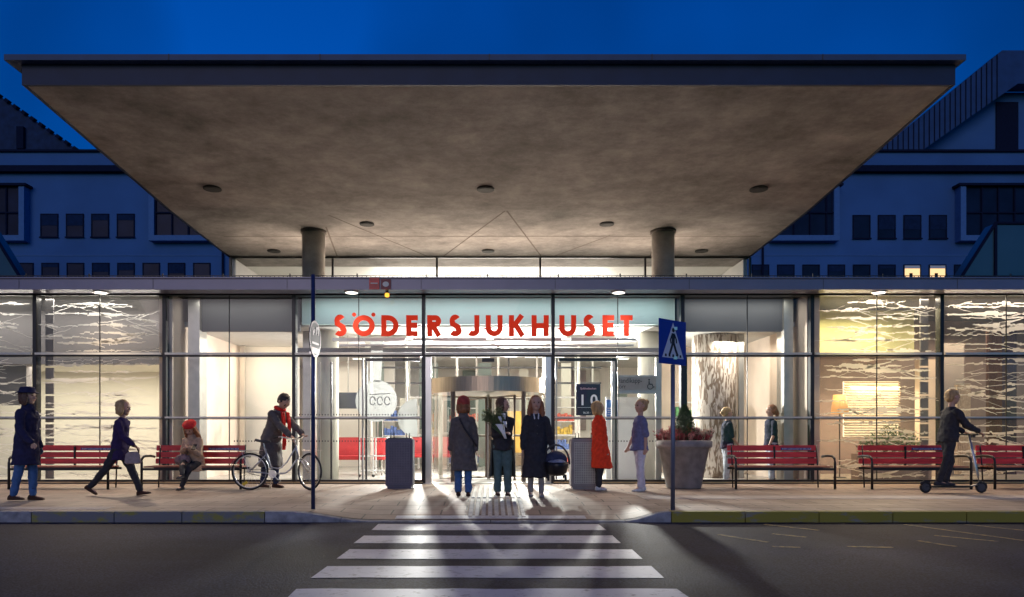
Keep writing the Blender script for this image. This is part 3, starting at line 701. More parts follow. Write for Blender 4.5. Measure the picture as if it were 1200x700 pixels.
# frames in the bays next to the door
for (pa, pz_) in ((374, 0), (388, 0), (425, 0), (429, 0), (722, 0), (652, 0)):
    Y = FY+.18; x = WX(pa, Y)
    if pa in (374, 388): Y = FY+1.0; x = WX(pa, Y)
    bm = B(); box(bm, x-.018, x+.018, Y, Y+.05, .012, Z2-.06); P_('inner_frame', bm, M['black'] if pa in (388, 429, 722) else M['frame'])
bm = B(); box(bm, WX(430, FY+.2), WX(492, FY+.2), FY+.2, FY+.26, Z2-.12, Z2-.055); P_('inner_frame', bm, M['black'])
bm = B(); box(bm, WX(655, FY+.2), WX(722, FY+.2), FY+.2, FY+.26, Z2-.12, Z2-.055); P_('inner_frame', bm, M['black'])
# bay G dark post and light sheet
bm = B(); box(bm, WX(800, FY+.3)-.02, WX(800, FY+.3)+.07, FY+.2, FY+.3, .012, Z2); P_('inner_frame', bm, M['black'])
bm = B(); box(bm, WX(866, 17.0), WX(872, 17.0), 17.0, 17.1, .012, 3.39); P_('partition_post', bm, M['frame'])
bm = B(); box(bm, WX(288, 19.35), WX(283, 19.35), 19.25, 19.35, .012, 3.39); P_('partition_post', bm, M['steel'])
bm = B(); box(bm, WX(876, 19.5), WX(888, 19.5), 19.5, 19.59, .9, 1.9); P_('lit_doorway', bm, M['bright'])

# roof edge rail with spikes
rail = empty('roof_rail', (0, FY-.3, 4.21), 'low dark wire rail with small posts along the flat roof edge', 'railing')
bm = B(); xx = MX(LEFT)
box(bm, MX(LEFT), MX(RIGHT), -.006, .006, .075, .088)
while xx < MX(RIGHT):
    box(bm, xx-.006, xx+.006, -.006, .006, .0, .075); xx += .09
obj('spike_wire', bm, M['black'], rail)
for i in range(LEFT*2, RIGHT*2+1):
    bm = B(); x = X0+i*BAY/2+random.uniform(-.1, .1); box(bm, x-.012, x+.012, .015, .035, 0, .13); obj('rail_post', bm, M['black'], rail)

# ------------------------------------------------------------------ canopy
can = empty('canopy', (0, 14, 0), 'huge flat cantilevered concrete canopy with dark metal edge over the entrance', 'canopy')
def C_(name, bm, m, smooth=False):
    o = obj(name, bm, m, can, smooth); o.location = (0, -14, 0); return o
prof = [(19.5, 5.55), (18.5, 5.585), (15.1, 5.70), (10.43, 6.04)]
def sz(y):
    for (ya, za), (yb, zb) in zip(prof, prof[1:]):
        if yb <= y <= ya: return zb+(za-zb)*(y-yb)/(ya-yb)
    return prof[-1][1] if y < 10.43 else prof[0][1]
cxl, cxr = -6.66, 6.60
bm = B(); ringl = []
for x in (cxl, cxr):
    ringl.append([(x, y, z_) for y, z_ in prof]+[(x, 10.43, 6.28), (x, 19.5, 6.28)])
loft(bm, ringl); C_('slab', bm, M['concrete'])
bt = WZ(77, 10.40)
bm = B(); box(bm, cxl-.05, cxr+.05, 10.38, 10.426, 6.03, bt); C_('edge_band', bm, M['zinc2'])
for (xa, xb) in ((cxl-.05, cxl-.004), (cxr+.004, cxr+.05)):
    bm = B(); prism_pts = [(10.43, 6.03), (15.1, 5.69), (19.5, 5.54), (19.5, bt), (10.43, bt)]
    loft(bm, [[(x, y, z_) for y, z_ in prism_pts] for x in (xa, xb)]); C_('edge_band', bm, M['zinc2'])
lt = WZ(64.5, 10.27)
bm = B(); box(bm, cxl-.22, cxr+.12, 10.25, 19.6, bt+.003, lt); C_('edge_lip', bm, M['zinc'])
for k in range(1, 6):
    x = cxl-.2+(cxr-cxl+.4)*k/6+random.uniform(-.3, .3)
    bm = B(); box(bm, x-.006, x+.006, 10.243, 10.249, bt+.005, lt+.002); C_('edge_seam', bm, M['dark'])
for (px, py, r) in ((249, 221, .17), (569, 221.5, .17), (889, 221.5, .17), (430, 262.5, .16), (711, 262.5, .16), (321, 294, .16), (572, 294, .16), (822, 294, .16)):
    y = 14.
    for _ in range(20): y = F*(sz(y)-CH)/(VY-py)
    x = WX(px, y); z_ = sz(y)
    bm = B(); lathe(bm, [(r, z_-.022), (r, z_+.02)], (x, y, 0), 24); lathe(bm, [(r*.8, z_-.03), (r*.8, z_-.023)], (x, y, 0), 24); C_('recessed_lamp', bm, M['rubber'])
# shuttering joints in the soffit
def soff(px, py):
    y = 14.
    for _ in range(20): y = F*(sz(y)-CH)/(VY-py)
    return Vector((WX(px, y), y, sz(y)-.004))
for (a, b) in (((385, 252), (500, 300)), ((592, 247), (520, 300)), ((594, 247), (634, 300)), ((262, 277), (892, 277)), ((382, 266), (395, 300)), ((715, 276), (650, 300)), ((775, 268), (762, 300))):
    p, q = soff(*a), soff(*b); u = (q-p).normalized(); nn = Vector((-u.y, u.x, 0))*.018
    bm = B(); n = 8
    for k in range(n):
        s0, s1 = p.lerp(q, k/n), p.lerp(q, (k+1)/n)
        for s in (s0, s1): s.z = sz(s.y)-.004
        quad(bm, s0-nn, s1-nn, s1+nn, s0+nn)
    C_('joint', bm, M['joint'])
for px in (367.5, 777):
    x = WX(px, 16.5); bm = B(); lathe(bm, [(.255, 4.18), (.255, sz(16.5)-.0)], (x, 16.5, 0), 40); C_('column', bm, M['column'], True)
    bm = B(); lathe(bm, [(.29, 5.60), (.29, 5.66)], (x, 16.5, 0), 40); C_('column_collar', bm, M['joint'], True)

# clerestory room above the hall
cl = empty('clerestory', (0, 18.6, 4.18), 'glazed upper lantern room glowing white under the canopy', 'building')
def K_(name, bm, m):
    o = obj(name, bm, m, cl); o.location = (0, -18.6, -4.18); return o
bm = B(); box(bm, cxl, cxr, 22.6, 22.7, 4.19, 5.54); K_('back_wall', bm, M['white'])
for x in (cxl, cxr-.1):
    bm = B(); box(bm, x, x+.1, 18.66, 22.6, 4.19, 5.54); K_('side_wall', bm, M['white'])
bm = B(); box(bm, cxl, cxr, 19.5, 22.7, 5.545, 5.62); K_('roof', bm, M['whitepaint'])
bm = B(); box(bm, cxl, cxr, 18.66, 22.6, 4.185, 4.2); K_('floor', bm, M['white'])
for px in (270, 390, 512, 633, 756, 879):
    x = WX(px, 18.56); bm = B(); box(bm, x-.025, x+.025, 18.53, 18.6, 4.19, 5.56); K_('mullion', bm, M['black'])
bm = B(); box(bm, cxl, cxr, 18.535, 18.6, 5.545, 5.58); K_('head_rail', bm, M['black'])
for k, (a, b) in enumerate(((270, 390), (390, 512), (512, 633), (633, 756), (756, 879))):
    bm = B(); quad(bm, (WX(a, 18.56)+.03, 18.57, 4.2), (WX(b, 18.56)-.03, 18.57, 4.2), (WX(b, 18.56)-.03, 18.57, 5.54), (WX(a, 18.56)+.03, 18.57, 5.54)); K_('glass_pane', bm, M['glass'])

# ------------------------------------------------------------------ hospital block behind
HY = 38.0
hb = empty('hospital_block', (0, HY, 0), 'pale rendered hospital block with small square windows behind the entrance', 'building')
def H_(name, bm, m, par=None):
    o = obj(name, bm, m, par or hb)
    if not par: o.location = (0, -HY, 0)
    return o
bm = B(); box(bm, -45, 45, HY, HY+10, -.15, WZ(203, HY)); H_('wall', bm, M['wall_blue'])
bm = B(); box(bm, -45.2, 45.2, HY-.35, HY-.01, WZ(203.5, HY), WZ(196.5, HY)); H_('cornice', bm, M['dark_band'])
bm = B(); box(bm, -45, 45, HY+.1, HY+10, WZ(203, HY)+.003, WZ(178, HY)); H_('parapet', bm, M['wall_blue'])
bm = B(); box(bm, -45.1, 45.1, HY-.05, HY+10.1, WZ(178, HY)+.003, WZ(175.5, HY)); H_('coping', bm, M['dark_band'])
def win(x0, x1, y0, y1, lit=False):
    xa, xb, za, zb = WX(x0, HY), WX(x1, HY), WZ(y1, HY), WZ(y0, HY)
    bm = B(); t = .05
    box(bm, xa-t, xa, HY-.06, HY-.003, za-t, zb+t); box(bm, xb, xb+t, HY-.06, HY-.003, za-t, zb+t)
    box(bm, xa, xb, HY-.06, HY-.003, zb, zb+t); box(bm, xa-t*1.6, xb+t*1.6, HY-.12, HY-.06, za-t*1.3, za)
    w = H_('window', bm, M['dark_band'])
    bm = B(); box(bm, xa, xb, HY-.03, HY-.004, za, zb); obj('pane', bm, M['pane_lit'] if lit else M['pane_dark'], w)
    if not lit and (int(x0*7+y0) % 5) < 3:
        hgt = (zb-za)*(.25+.12*(int(x0*3) % 5))
        bm = B(); box(bm, xa, xb, HY-.045, HY-.032, zb-hgt, zb); obj('blind', bm, M['dimblind'], w)
    if lit:
        bm = B(); box(bm, xa, xb, HY-.045, HY-.032, zb-.16, zb); obj('blind', bm, M['white'], w)
        bm = B(); box(bm, xa+.25, xa+.42, HY-.045, HY-.032, za, za+.25); obj('window_ornament', bm, M['soil'], w)
for x in (49, 79, 108.5, 138.5): win(x, x+18.5, 252, 278)
for x in (1000, 1029.5, 1059.5, 1089.5): win(x, x+18.5, 253.5, 279.5)
for k in range(9): win(-9+29.6*k, 9+29.6*k, 309.5, 325)
for k in range(-1, 11): win(882+29.6*k, 900+29.6*k, 311.5, 326, lit=k in (6, 7))
for (a, b) in ((-40, 28), (174, 250), (905, 984), (1126, 1215)):      # projecting bay windows
    xa, xb, za, zb = WX(a, HY-.5), WX(b, HY-.5), WZ(282, HY-.5), WZ(218, HY-.5)
    bm = B(); t = .28
    box(bm, xa-.15, xb+.15, HY-.62, HY-.004, zb, zb+.12); 
    w = H_('bay_window', bm, M['dark_band'])
    bm = B(); box(bm, xa, xa+t, HY-.5, HY-.004, za, zb-.003); box(bm, xb-t, xb, HY-.5, HY-.004, za, zb-.003); box(bm, xa+t, xb-t, HY-.5, HY-.004, za, za+t); obj('surround', bm, M['wall_frame'], w)
    bm = B(); box(bm, xa+t, xb-t, HY-.34, HY-.3, za+t, zb-.004); obj('pane', bm, M['pane_dark'], w)
    bm = B(); k = xa+t
    while k < xb-t: box(bm, k, k+.07, HY-.42, HY-.345, za+t, zb-.005); k += .85
    box(bm, xa+t, xb-t, HY-.44, HY-.425, za+t+1.15, za+t+1.22); obj('glazing_bars', bm, M['dark_band'], w)
    for o in list(w.children): o.location = (0, 0, 0)
for px in (262, 893, 1218):                # rainwater pipes
    x = WX(px, HY); bm = B(); tube(bm, [(x, HY-.12, 4), (x, HY-.12, WZ(204, HY))], .06, 8); H_('rain_pipe', bm, M['dark_band'])
bm = B(); box(bm, -45, 45, HY-.03, HY-.004, WZ(300, HY), WZ(299, HY)); H_('string_course', bm, M['wall_frame'])
# far roofs
Y = 56.
lr = empty('slate_roofed_building', (-36, Y, 0), 'dark steep roofed building rising at the far left', 'building')
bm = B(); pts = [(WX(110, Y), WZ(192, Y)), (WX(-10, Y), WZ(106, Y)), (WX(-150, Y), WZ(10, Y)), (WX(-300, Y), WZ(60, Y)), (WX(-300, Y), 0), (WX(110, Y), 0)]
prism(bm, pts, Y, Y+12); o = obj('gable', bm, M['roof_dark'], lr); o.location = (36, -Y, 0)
bm = B()
for k in range(26):
    t = k/26; x = WX(110, Y)+(WX(-150, Y)-WX(110, Y))*t; z_ = WZ(192, Y)+(WZ(10, Y)-WZ(192, Y))*t
    obox(bm, (x, Y-.1, z_+.15), .32, .4, .28, (0, 35, 0))
o = obj('roof_edge_tiles', bm, M['dark_band'], lr); o.location = (36, -Y, 0)
bm = B(); box(bm, WX(22, Y), WX(30, Y), Y-.3, Y-.003, WZ(176, Y), WZ(150, Y)); o = obj('dormer', bm, M['dark_band'], lr); o.location = (36, -Y, 0)
Y = 50.
rb = empty('ribbed_roof_building', (38, Y, 0), 'tall building with ribbed sloping metal roof at the far right', 'building')
out = [(WX(1005, Y), WZ(196, Y)), (WX(1160, Y), WZ(70, Y)), (WX(1420, Y), WZ(70, Y)), (WX(1420, Y), WZ(108, Y)), (WX(1178, Y), WZ(108, Y)), (WX(1052, Y), WZ(196, Y))]
bm = B(); a = [(x, z_) for x, z_ in out]
for q in ((0, 1, 4, 5), (1, 2, 3, 4)): prism(bm, [a[i] for i in q], Y-1.2, Y)
o = obj('roof_verge', bm, M['ribbed'], rb); o.location = (-38, -Y, 0)
bm = B()
for k in range(26):
    t = k/26; x = a[0][0]+(a[1][0]-a[0][0])*t; zt = a[0][1]+(a[1][1]-a[0][1])*t; t2 = k/26; xl = a[5][0]+(a[4][0]-a[5][0])*t2; zl = a[5][1]+(a[4][1]-a[5][1])*t2
    tube(bm, [(x, Y-1.22, zt), (x, Y-1.22, zt-(zt-(zl if xl < x else a[5][1]))*.98)], .035, 5) if zt-1.9 > 0 else None
for v in bm.verts:
    # trim ribs to the sloping band
    zz_line = a[5][1]+(v.co.x-a[5][0])*(a[4][1]-a[5][1])/(a[4][0]-a[5][0]); v.co.z = max(v.co.z, zz_line, a[5][1]-.5)
o = obj('roof_rib', bm, M['dark_band'], rb); o.location = (-38, -Y, 0)
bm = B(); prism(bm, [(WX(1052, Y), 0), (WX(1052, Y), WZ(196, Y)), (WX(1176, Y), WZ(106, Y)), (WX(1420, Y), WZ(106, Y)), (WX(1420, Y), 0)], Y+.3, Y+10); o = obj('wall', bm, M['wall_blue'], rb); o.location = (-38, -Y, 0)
bm = B(); box(bm, WX(1170, Y), WX(1196, Y), Y+.2, Y+.297, WZ(176, Y), WZ(118, Y)); o = obj('dark_opening', bm, M['dark_band'], rb); o.location = (-38, -Y, 0)
# glazed screens standing on the low roof
for (pts, lab) in ((((1126, 325), (1166, 262), (1300, 262), (1300, 325)), 'sloping dark glass roof enclosure at the right end of the flat roof'),
                   (((-120, 325), (-120, 250), (-22, 250), (24, 325)), 'sloping dark glass roof enclosure at the left end of the flat roof')):
    Y = 24.; g = empty('roof_glazing', (WX(pts[0][0], Y), Y, 4.18), lab, 'roof glazing', 'glass enclosures on the flat roof')
    ox = WX(pts[0][0], Y); P2 = [(WX(x, Y)-ox, WZ(y, Y)-4.18) for x, y in pts]
    bm = B(); prism(bm, [(x, max(z_, .02)) for x, z_ in P2], 0, .5); obj('glazing', bm, mat('roof_glass', (.04, .09, .12), .15, var=.2, scale=.4), g)
    bm = B()
    for k in range(4):
        (xa, za), (xb, zb) = P2[k], P2[(k+1) % 4]; tube(bm, [(xa, -.03, za), (xb, -.03, zb)], .05, 6)
    for t in (.33, .66): pass
    if P2[1][0] < P2[2][0]: tube(bm, [(P2[1][0] if ox > 0 else P2[2][0], -.03, P2[1][1]), (P2[1][0] if ox > 0 else P2[2][0], -.03, 0)], .05, 6)
    obj('frame', bm, M['dark_band'], g)

# ------------------------------------------------------------------ downlights under the roof edge
for px, lab in ((118, 'lit round downlight under roof edge above the left bench'), (412, 'lit round downlight under roof edge above the first letters'),
                (725, 'lit round downlight under roof edge above the last letter'), (1030, 'lit round downlight under roof edge above the right bench')):
    x = WX(px, FY-.3)
    g = empty('downlight', (x, FY-.3, 3.97), lab, 'light', 'downlights under the roof edge')
    bm = B(); lathe(bm, [(.13, -.03), (.15, -.03), (.15, -.001), (.13, -.001)], seg=24); obj('housing', bm, M['steel'], g)
    bm = B(); lathe(bm, [(.12, -.036), (.12, -.031)], seg=24); obj('lamp_face', bm, M['bright'], g)
    l = bpy.data.lights.new('downlight_beam', 'SPOT'); l.energy = 120 if px in (412, 725) else 290; l.spot_size = R(140); l.spot_blend = .8; l.shadow_soft_size = .08; l.color = (1, .77, .54)
    lo = bpy.data.objects.new('downlight_beam', l); COL.objects.link(lo); lo.location = (x, FY-.42, 3.86); lo.rotation_euler = (R(-22), 0, 0)

# notice plates on the roof edge, amber lamp
g = empty('fascia_notice', (WX(445, 14.6), FY-.54, 3.965), 'two small red and white notice plates fixed on the grey roof edge', 'sign')
bm = B(); box(bm, -.22, -.015, -.02, .0, .0, .235); obj('red_plate', bm, M['bench_red'], g)
bm = B(); box(bm, .015, .215, -.02, .0, .0, .2); obj('maroon_plate', bm, mat('maroon', (.22, .05, .07), .5), g)
bm = B(); lathe(bm, [(.065, -.026), (.065, -.021)], seg=20)
for v in bm.verts: v.co = Vector((v.co.x+.115, v.co.z, v.co.y*.8+.1))
obj('pale_emblem', bm, M['sign_white'], g)
bm = B(); box(bm, -.19, -.05, -.023, -.0205, .11, .13); obj('plate_text', bm, M['sign_white'], g)
g = empty('warning_lamp', (WX(454, FY-.35), FY-.4, 3.965), 'small amber warning lamp hanging below the roof edge', 'light')
bm = B(); box(bm, -.03, .03, -.02, .02, -.05, 0); obj('bracket', bm, M['black'], g)
bm = B(); lathe(bm, [(.03, -.13), (.045, -.12), (.045, -.06), (.03, -.05)], seg=16); obj('lens', bm, M['amber'], g)

# ------------------------------------------------------------------ street furniture
def make_bench():
    L = 1.86; hl = L/2
    t = empty('park_bench', (0, 0, 0), 'x', 'bench', 'red slatted benches along the glass front')
    for k, z_ in enumerate((.715, .585, .46)):
        y = .38+.045*(z_-.45)/.3
        bm = B(); box(bm, -hl+.02, hl-.1, y-.012, y+.014, z_, z_+.105, .006); obj('back_slat', bm, M['bench_red'], t)
    for k in range(4):
        bm = B(); y = -.13+.115*k; box(bm, -hl+.02, hl-.02, y, y+.095, .405, .432, .006); obj('seat_slat', bm, M['bench_wood'], t)
    bm = B(); box(bm, -hl, hl, -.15, -.135, .355, .40); box(bm, -hl, hl, .34, .355, .355, .40); obj('seat_frame', bm, M['black'], t)
    for s in (-1, 1):
        x = s*(hl-.0)
        bm = B(); tube(bm, [(x, -.15, 0), (x, -.15, .5), (x, -.135, .57), (x, -.08, .61), (x, 0, .62), (x, .2, .62), (x, .37, .60)], .024, 8); obj('front_leg', bm, M['black'], t, True)
        x2 = s*(hl-.1)
        bm = B(); tube(bm, [(x2, .33, 0), (x2, .36, .42), (x2, .42, .83)], .014, 8); obj('rear_leg', bm, M['black'], t, True)
    bm = B(); box(bm, -.015, .015, .37, .41, .42, .8); obj('back_strut', bm, M['black'], t)
    pl_ = B(); box(pl_, .12, hl-.22, .405-.03, .405-.026, .728, .772); p = obj('plaque', pl_, M['blue_plate'], t)
    tx = text_obj('plaque_text', 'Rökfri sjukhusmiljö för allas skull', .043, (.43, .374, .737), M['sign_white'], p, depth=.0005)
    return t
def copy_tree(o, parent=None):
    c = o.copy(); COL.objects.link(c)
    if parent: c.parent = parent
    for ch in list(o.children): copy_tree(ch, c)
    return c
BY = 13.62+.15
benches = [(68.5, 'red slatted bench at far left behind the person in a brimmed hat'), (224, 'red slatted bench carrying the seated woman in a red hat'),
           (920.5, 'red slatted bench right of the big planter, in front of the two indoor nurses'), (1080, 'red slatted bench behind the scooter rider'),
           (1224, 'red slatted bench cut off by the right picture edge')]
proto = None
for px, lab in benches:
    b = make_bench() if proto is None else copy_tree(proto)
    if proto is None: proto = b
    b.location = (WX(px, 13.62), BY, 0); b['label'] = lab

def make_bin(name, px, y, lab, m, w=.52, d=.40, h=.95, rz=0):
    g = empty(name, (WX(px, y), y+d/2, 0), lab, 'litter bin', 'litter bins beside the entrance', rz)
    bm = B(); box(bm, -w/2, w/2, -d/2, d/2, .04, h, .02); box(bm, -w/2+.03, w/2-.03, -d/2+.03, d/2-.03, 0, .038); obj('body', bm, m, g)
    bm = B()
    nx, nz = 13, 24
    for i in range(nx+1):
        x = -w/2+.06+(w-.12)*i/nx; box(bm, x-.004, x+.004, -d/2-.008, -d/2-.001, .12, h-.07)
    for j in range(nz+1):
        z_ = .12+(h-.19)*j/nz; box(bm, -w/2+.06, w/2-.06, -d/2-.014, -d/2-.0085, z_-.004, z_+.004)
    obj('perforated_panel', bm, M['bar'] if m is M['bin2'] else M['grid'], g)
    for x in (-.18, -.12, .12, .18):
        bm = B(); tube(bm, [(x, 0, h), (x, 0, h+.11)], .009, 6); obj('ashtray_prong', bm, M['black'], g)
    bm = B(); box(bm, -w/2+.05, w/2-.05, -d/2+.05, d/2-.05, h+.002, h+.02); obj('lid', bm, M['dark'], g)
make_bin('litter_bin', 467.5, 13.75, 'dark blue grey perforated litter bin left of the revolving door', M['bin'])
make_bin('litter_bin', 687, 13.55, 'grey mesh litter bin right of the revolving door beside the red coat', M['bin2'], w=.56)

# planter
pxx, pyy = WX(802, 13.9), 13.95
pl = empty('planter', (pxx, pyy, 0), 'large tapered round grey planter pot right of the entrance', 'planter')
bm = B(); lathe(bm, [(.31, 0), (.33, .03), (.47, .76), (.51, .78), (.53, .80), (.53, .90), (.50, .92), (.46, .92), (.45, .84)], seg=44); obj('pot', bm, M['pot'], pl, True)
bm = B(); lathe(bm, [(.44, .85), (.43, .86)], seg=30); obj('soil', bm, M['soil'], pl)
def leafblob(name, m, parent, pts, size, seed, up=.5):
    rnd = random.Random(seed); bm = B()
    for p in pts:
        d = Vector((rnd.uniform(-1, 1), rnd.uniform(-1, 1), rnd.uniform(0, 1)*up*2)).normalized(); u, w = basis(d); s = size*rnd.uniform(.6, 1.3); p = Vector(p)
        quad(bm, p-u*s*.25, p+d*s*.5-w*s*.1, p+d*s, p+u*s*.25+d*s*.3)
    return obj(name, bm, m, parent)
rnd = random.Random(3)
con = empty('conifer', (pxx+.02, pyy, .86), 'small dark green cone shaped conifer in the planter', 'shrub')
pts = []
for k in range(6500):
    t = rnd.random()**1.4; a = rnd.uniform(0, 2*PI); rmax = .26*(1-t)**.62*(1+.12*math.sin(a*5+t*20)); r = rmax*rnd.uniform(.55, 1)**.5
    pts.append((r*math.cos(a), r*math.sin(a), .02+t*.70))
leafblob('foliage', M['leaf'], con, pts, .045, 5, 1.0)
bm = B(); tube(bm, [(0, 0, -.02), (0, 0, .6)], .015, 6, radii=[.02, .006]); obj('stem', bm, M['soil'], con)
for gi, (mn, label, nn, sd) in enumerate((('heather', 'dark red heather flowers filling the planter', 30, 1), ('heather2', 'pink heather flowers among the red ones in the planter', 16, 2), ('heather3', 'cream dried heather flowers at the right planter rim', 12, 3))):
    rnd = random.Random(sd); he = empty('heather', (pxx, pyy, .86), label, 'flowers', 'heathers in the planter')
    pts = []; st = B()
    for q in range(nn):
        a = rnd.uniform(0, 2*PI); r = rnd.uniform(.12, .46)
        if gi == 2: a = rnd.uniform(-.8, .6); r = rnd.uniform(.25, .5)
        bx, by = r*math.cos(a), r*math.sin(a); lean = Vector((bx*.6, by*.6, 1)).normalized(); hgt = rnd.uniform(.16, .34)
        for s_ in range(4):
            dd = (lean+Vector((rnd.uniform(-.4, .4), rnd.uniform(-.4, .4), 0))).normalized()
            for k in range(38):
                t = rnd.uniform(.2, 1); p = Vector((bx, by, 0))+dd*hgt*t; pts.append((p.x+rnd.uniform(-.02, .02), p.y+rnd.uniform(-.02, .02), p.z))
            tube(st, [(bx, by, -.02), Vector((bx, by, 0))+dd*hgt*.9], .004, 4)
    leafblob('blossom', M[mn], he, pts, .040, sd, 1.0); obj('stems', st, M['leaf2'], he)

# sign posts
# pedestrian crossing sign, turned aside
sy = GY(597.5); sx_ = WX(788.5, sy)
g = empty('crossing_sign', (sx_, sy, 0), 'blue and white pedestrian crossing sign on a grey post', 'road sign')
bm = B(); tube(bm, [(0, 0, 0), (0, 0, 1.98)], .03, 14); obj('post', bm, M['pole'], g, True)
pn = bpy.data.objects.new('sign_panel', None)
hw = .30
bm = B(); box(bm, -hw, hw, -.012, .0, 1.98, 2.58, .0)
panel = obj('sign_panel', bm, M['sign_blue'], g); panel.location = (-.02, -.045, 0); panel.rotation_euler = (0, 0, R(40))
bpy.data.objects.remove(pn)
bm = B(); prism(bm, [(-.24, 2.065), (.24, 2.065), (0, 2.545)], -.0155, -.0125); obj('white_triangle', bm, M['sign_white'], panel)
bm = B()
prism(bm, [(.0+.028*math.cos(2*PI*k/12), 2.445+.03*math.sin(2*PI*k/12)) for k in range(12)], -.02, -.0165)
prism(bm, [(-.035, 2.40), (.035, 2.40), (.03, 2.26), (-.03, 2.26)], -.02, -.0165)
ribbon(bm, [(-.01, 2.27), (-.045, 2.19), (-.09, 2.10)], .036, -.021, -.0166)
ribbon(bm, [(.01, 2.27), (.05, 2.18), (.10, 2.10)], .036, -.0215, -.0167)
ribbon(bm, [(-.025, 2.385), (-.065, 2.31), (-.05, 2.26)], .02, -.022, -.0168)
ribbon(bm, [(.025, 2.385), (.065, 2.32), (.07, 2.27)], .02, -.0225, -.0169)
for k in range(5):
    x = -.165+.082*k; prism(bm, [(x-.02, 2.08), (x+.02, 2.08), (x+.016, 2.115), (x-.016, 2.115)], -.0185, -.016)
obj('pedestrian_symbol', bm, M['black'], panel)
bm = B(); box(bm, -.05, .05, -.045, -.01, 2.05, 2.09); box(bm, -.05, .05, -.045, -.01, 2.45, 2.49); obj('clamp', bm, M['steel'], g)
# left post with round disc sign
sy = GY(597); sx_ = WX(367, sy)
g = empty('disc_sign', (sx_, sy, 0), 'tall dark blue post with round white notice disc seen edge on', 'road sign')
bm = B(); tube(bm, [(0, 0, 0), (0, 0, WZ(322, sy))], .028, 14); obj('post', bm, mat('blue_post', (.04, .06, .17), .4, .4), g, True)
bm = B(); zc = WZ(398, sy); q = [(.25*math.cos(2*PI*k/36), zc+.25*math.sin(2*PI*k/36)) for k in range(36)]; prism(bm, q, -.01, .0)
dsc = obj('disc', bm, mat('disc_shaded', (.06, .055, .075), .7), g); dsc.location = (.03, -.05, 0); dsc.rotation_euler = (0, 0, R(86))  # disc is white; its shade is put into the dark base colour
bm = B(); ribbon(bm, arc(0, zc, .235, .235, 0, 360, 36), .03, -.013, -.0105)
ribbon(bm, [(-.15, zc-.06), (.15, zc-.06)], .03, -.0135, -.0106); ribbon(bm, [(-.12, zc+.16), (-.10, zc+.06), (-.03, zc+.12)], .04, -.014, -.0107); ribbon(bm, [(.02, zc+.06), (.04, zc+.15), (.13, zc+.16), (.12, zc+.06)], .04, -.0145, -.0108)
obj('dark_symbols', bm, mat('sign_plum', (.10, .05, .10), .5), dsc)
bm = B(); prism(bm, [(-.14, zc-.20), (.14, zc-.20), (.17, zc-.12), (-.17, zc-.12)], -.0145, -.0109); obj('red_band', bm, mat('sign_dull_red', (.28, .07, .07), .5), dsc)
bm = B(); box(bm, -.04, .0, -.05, .03, zc+.16, zc+.19); box(bm, -.04, .0, -.05, .03, zc-.2, zc-.17); obj('clamp', bm, M['steel'], g)

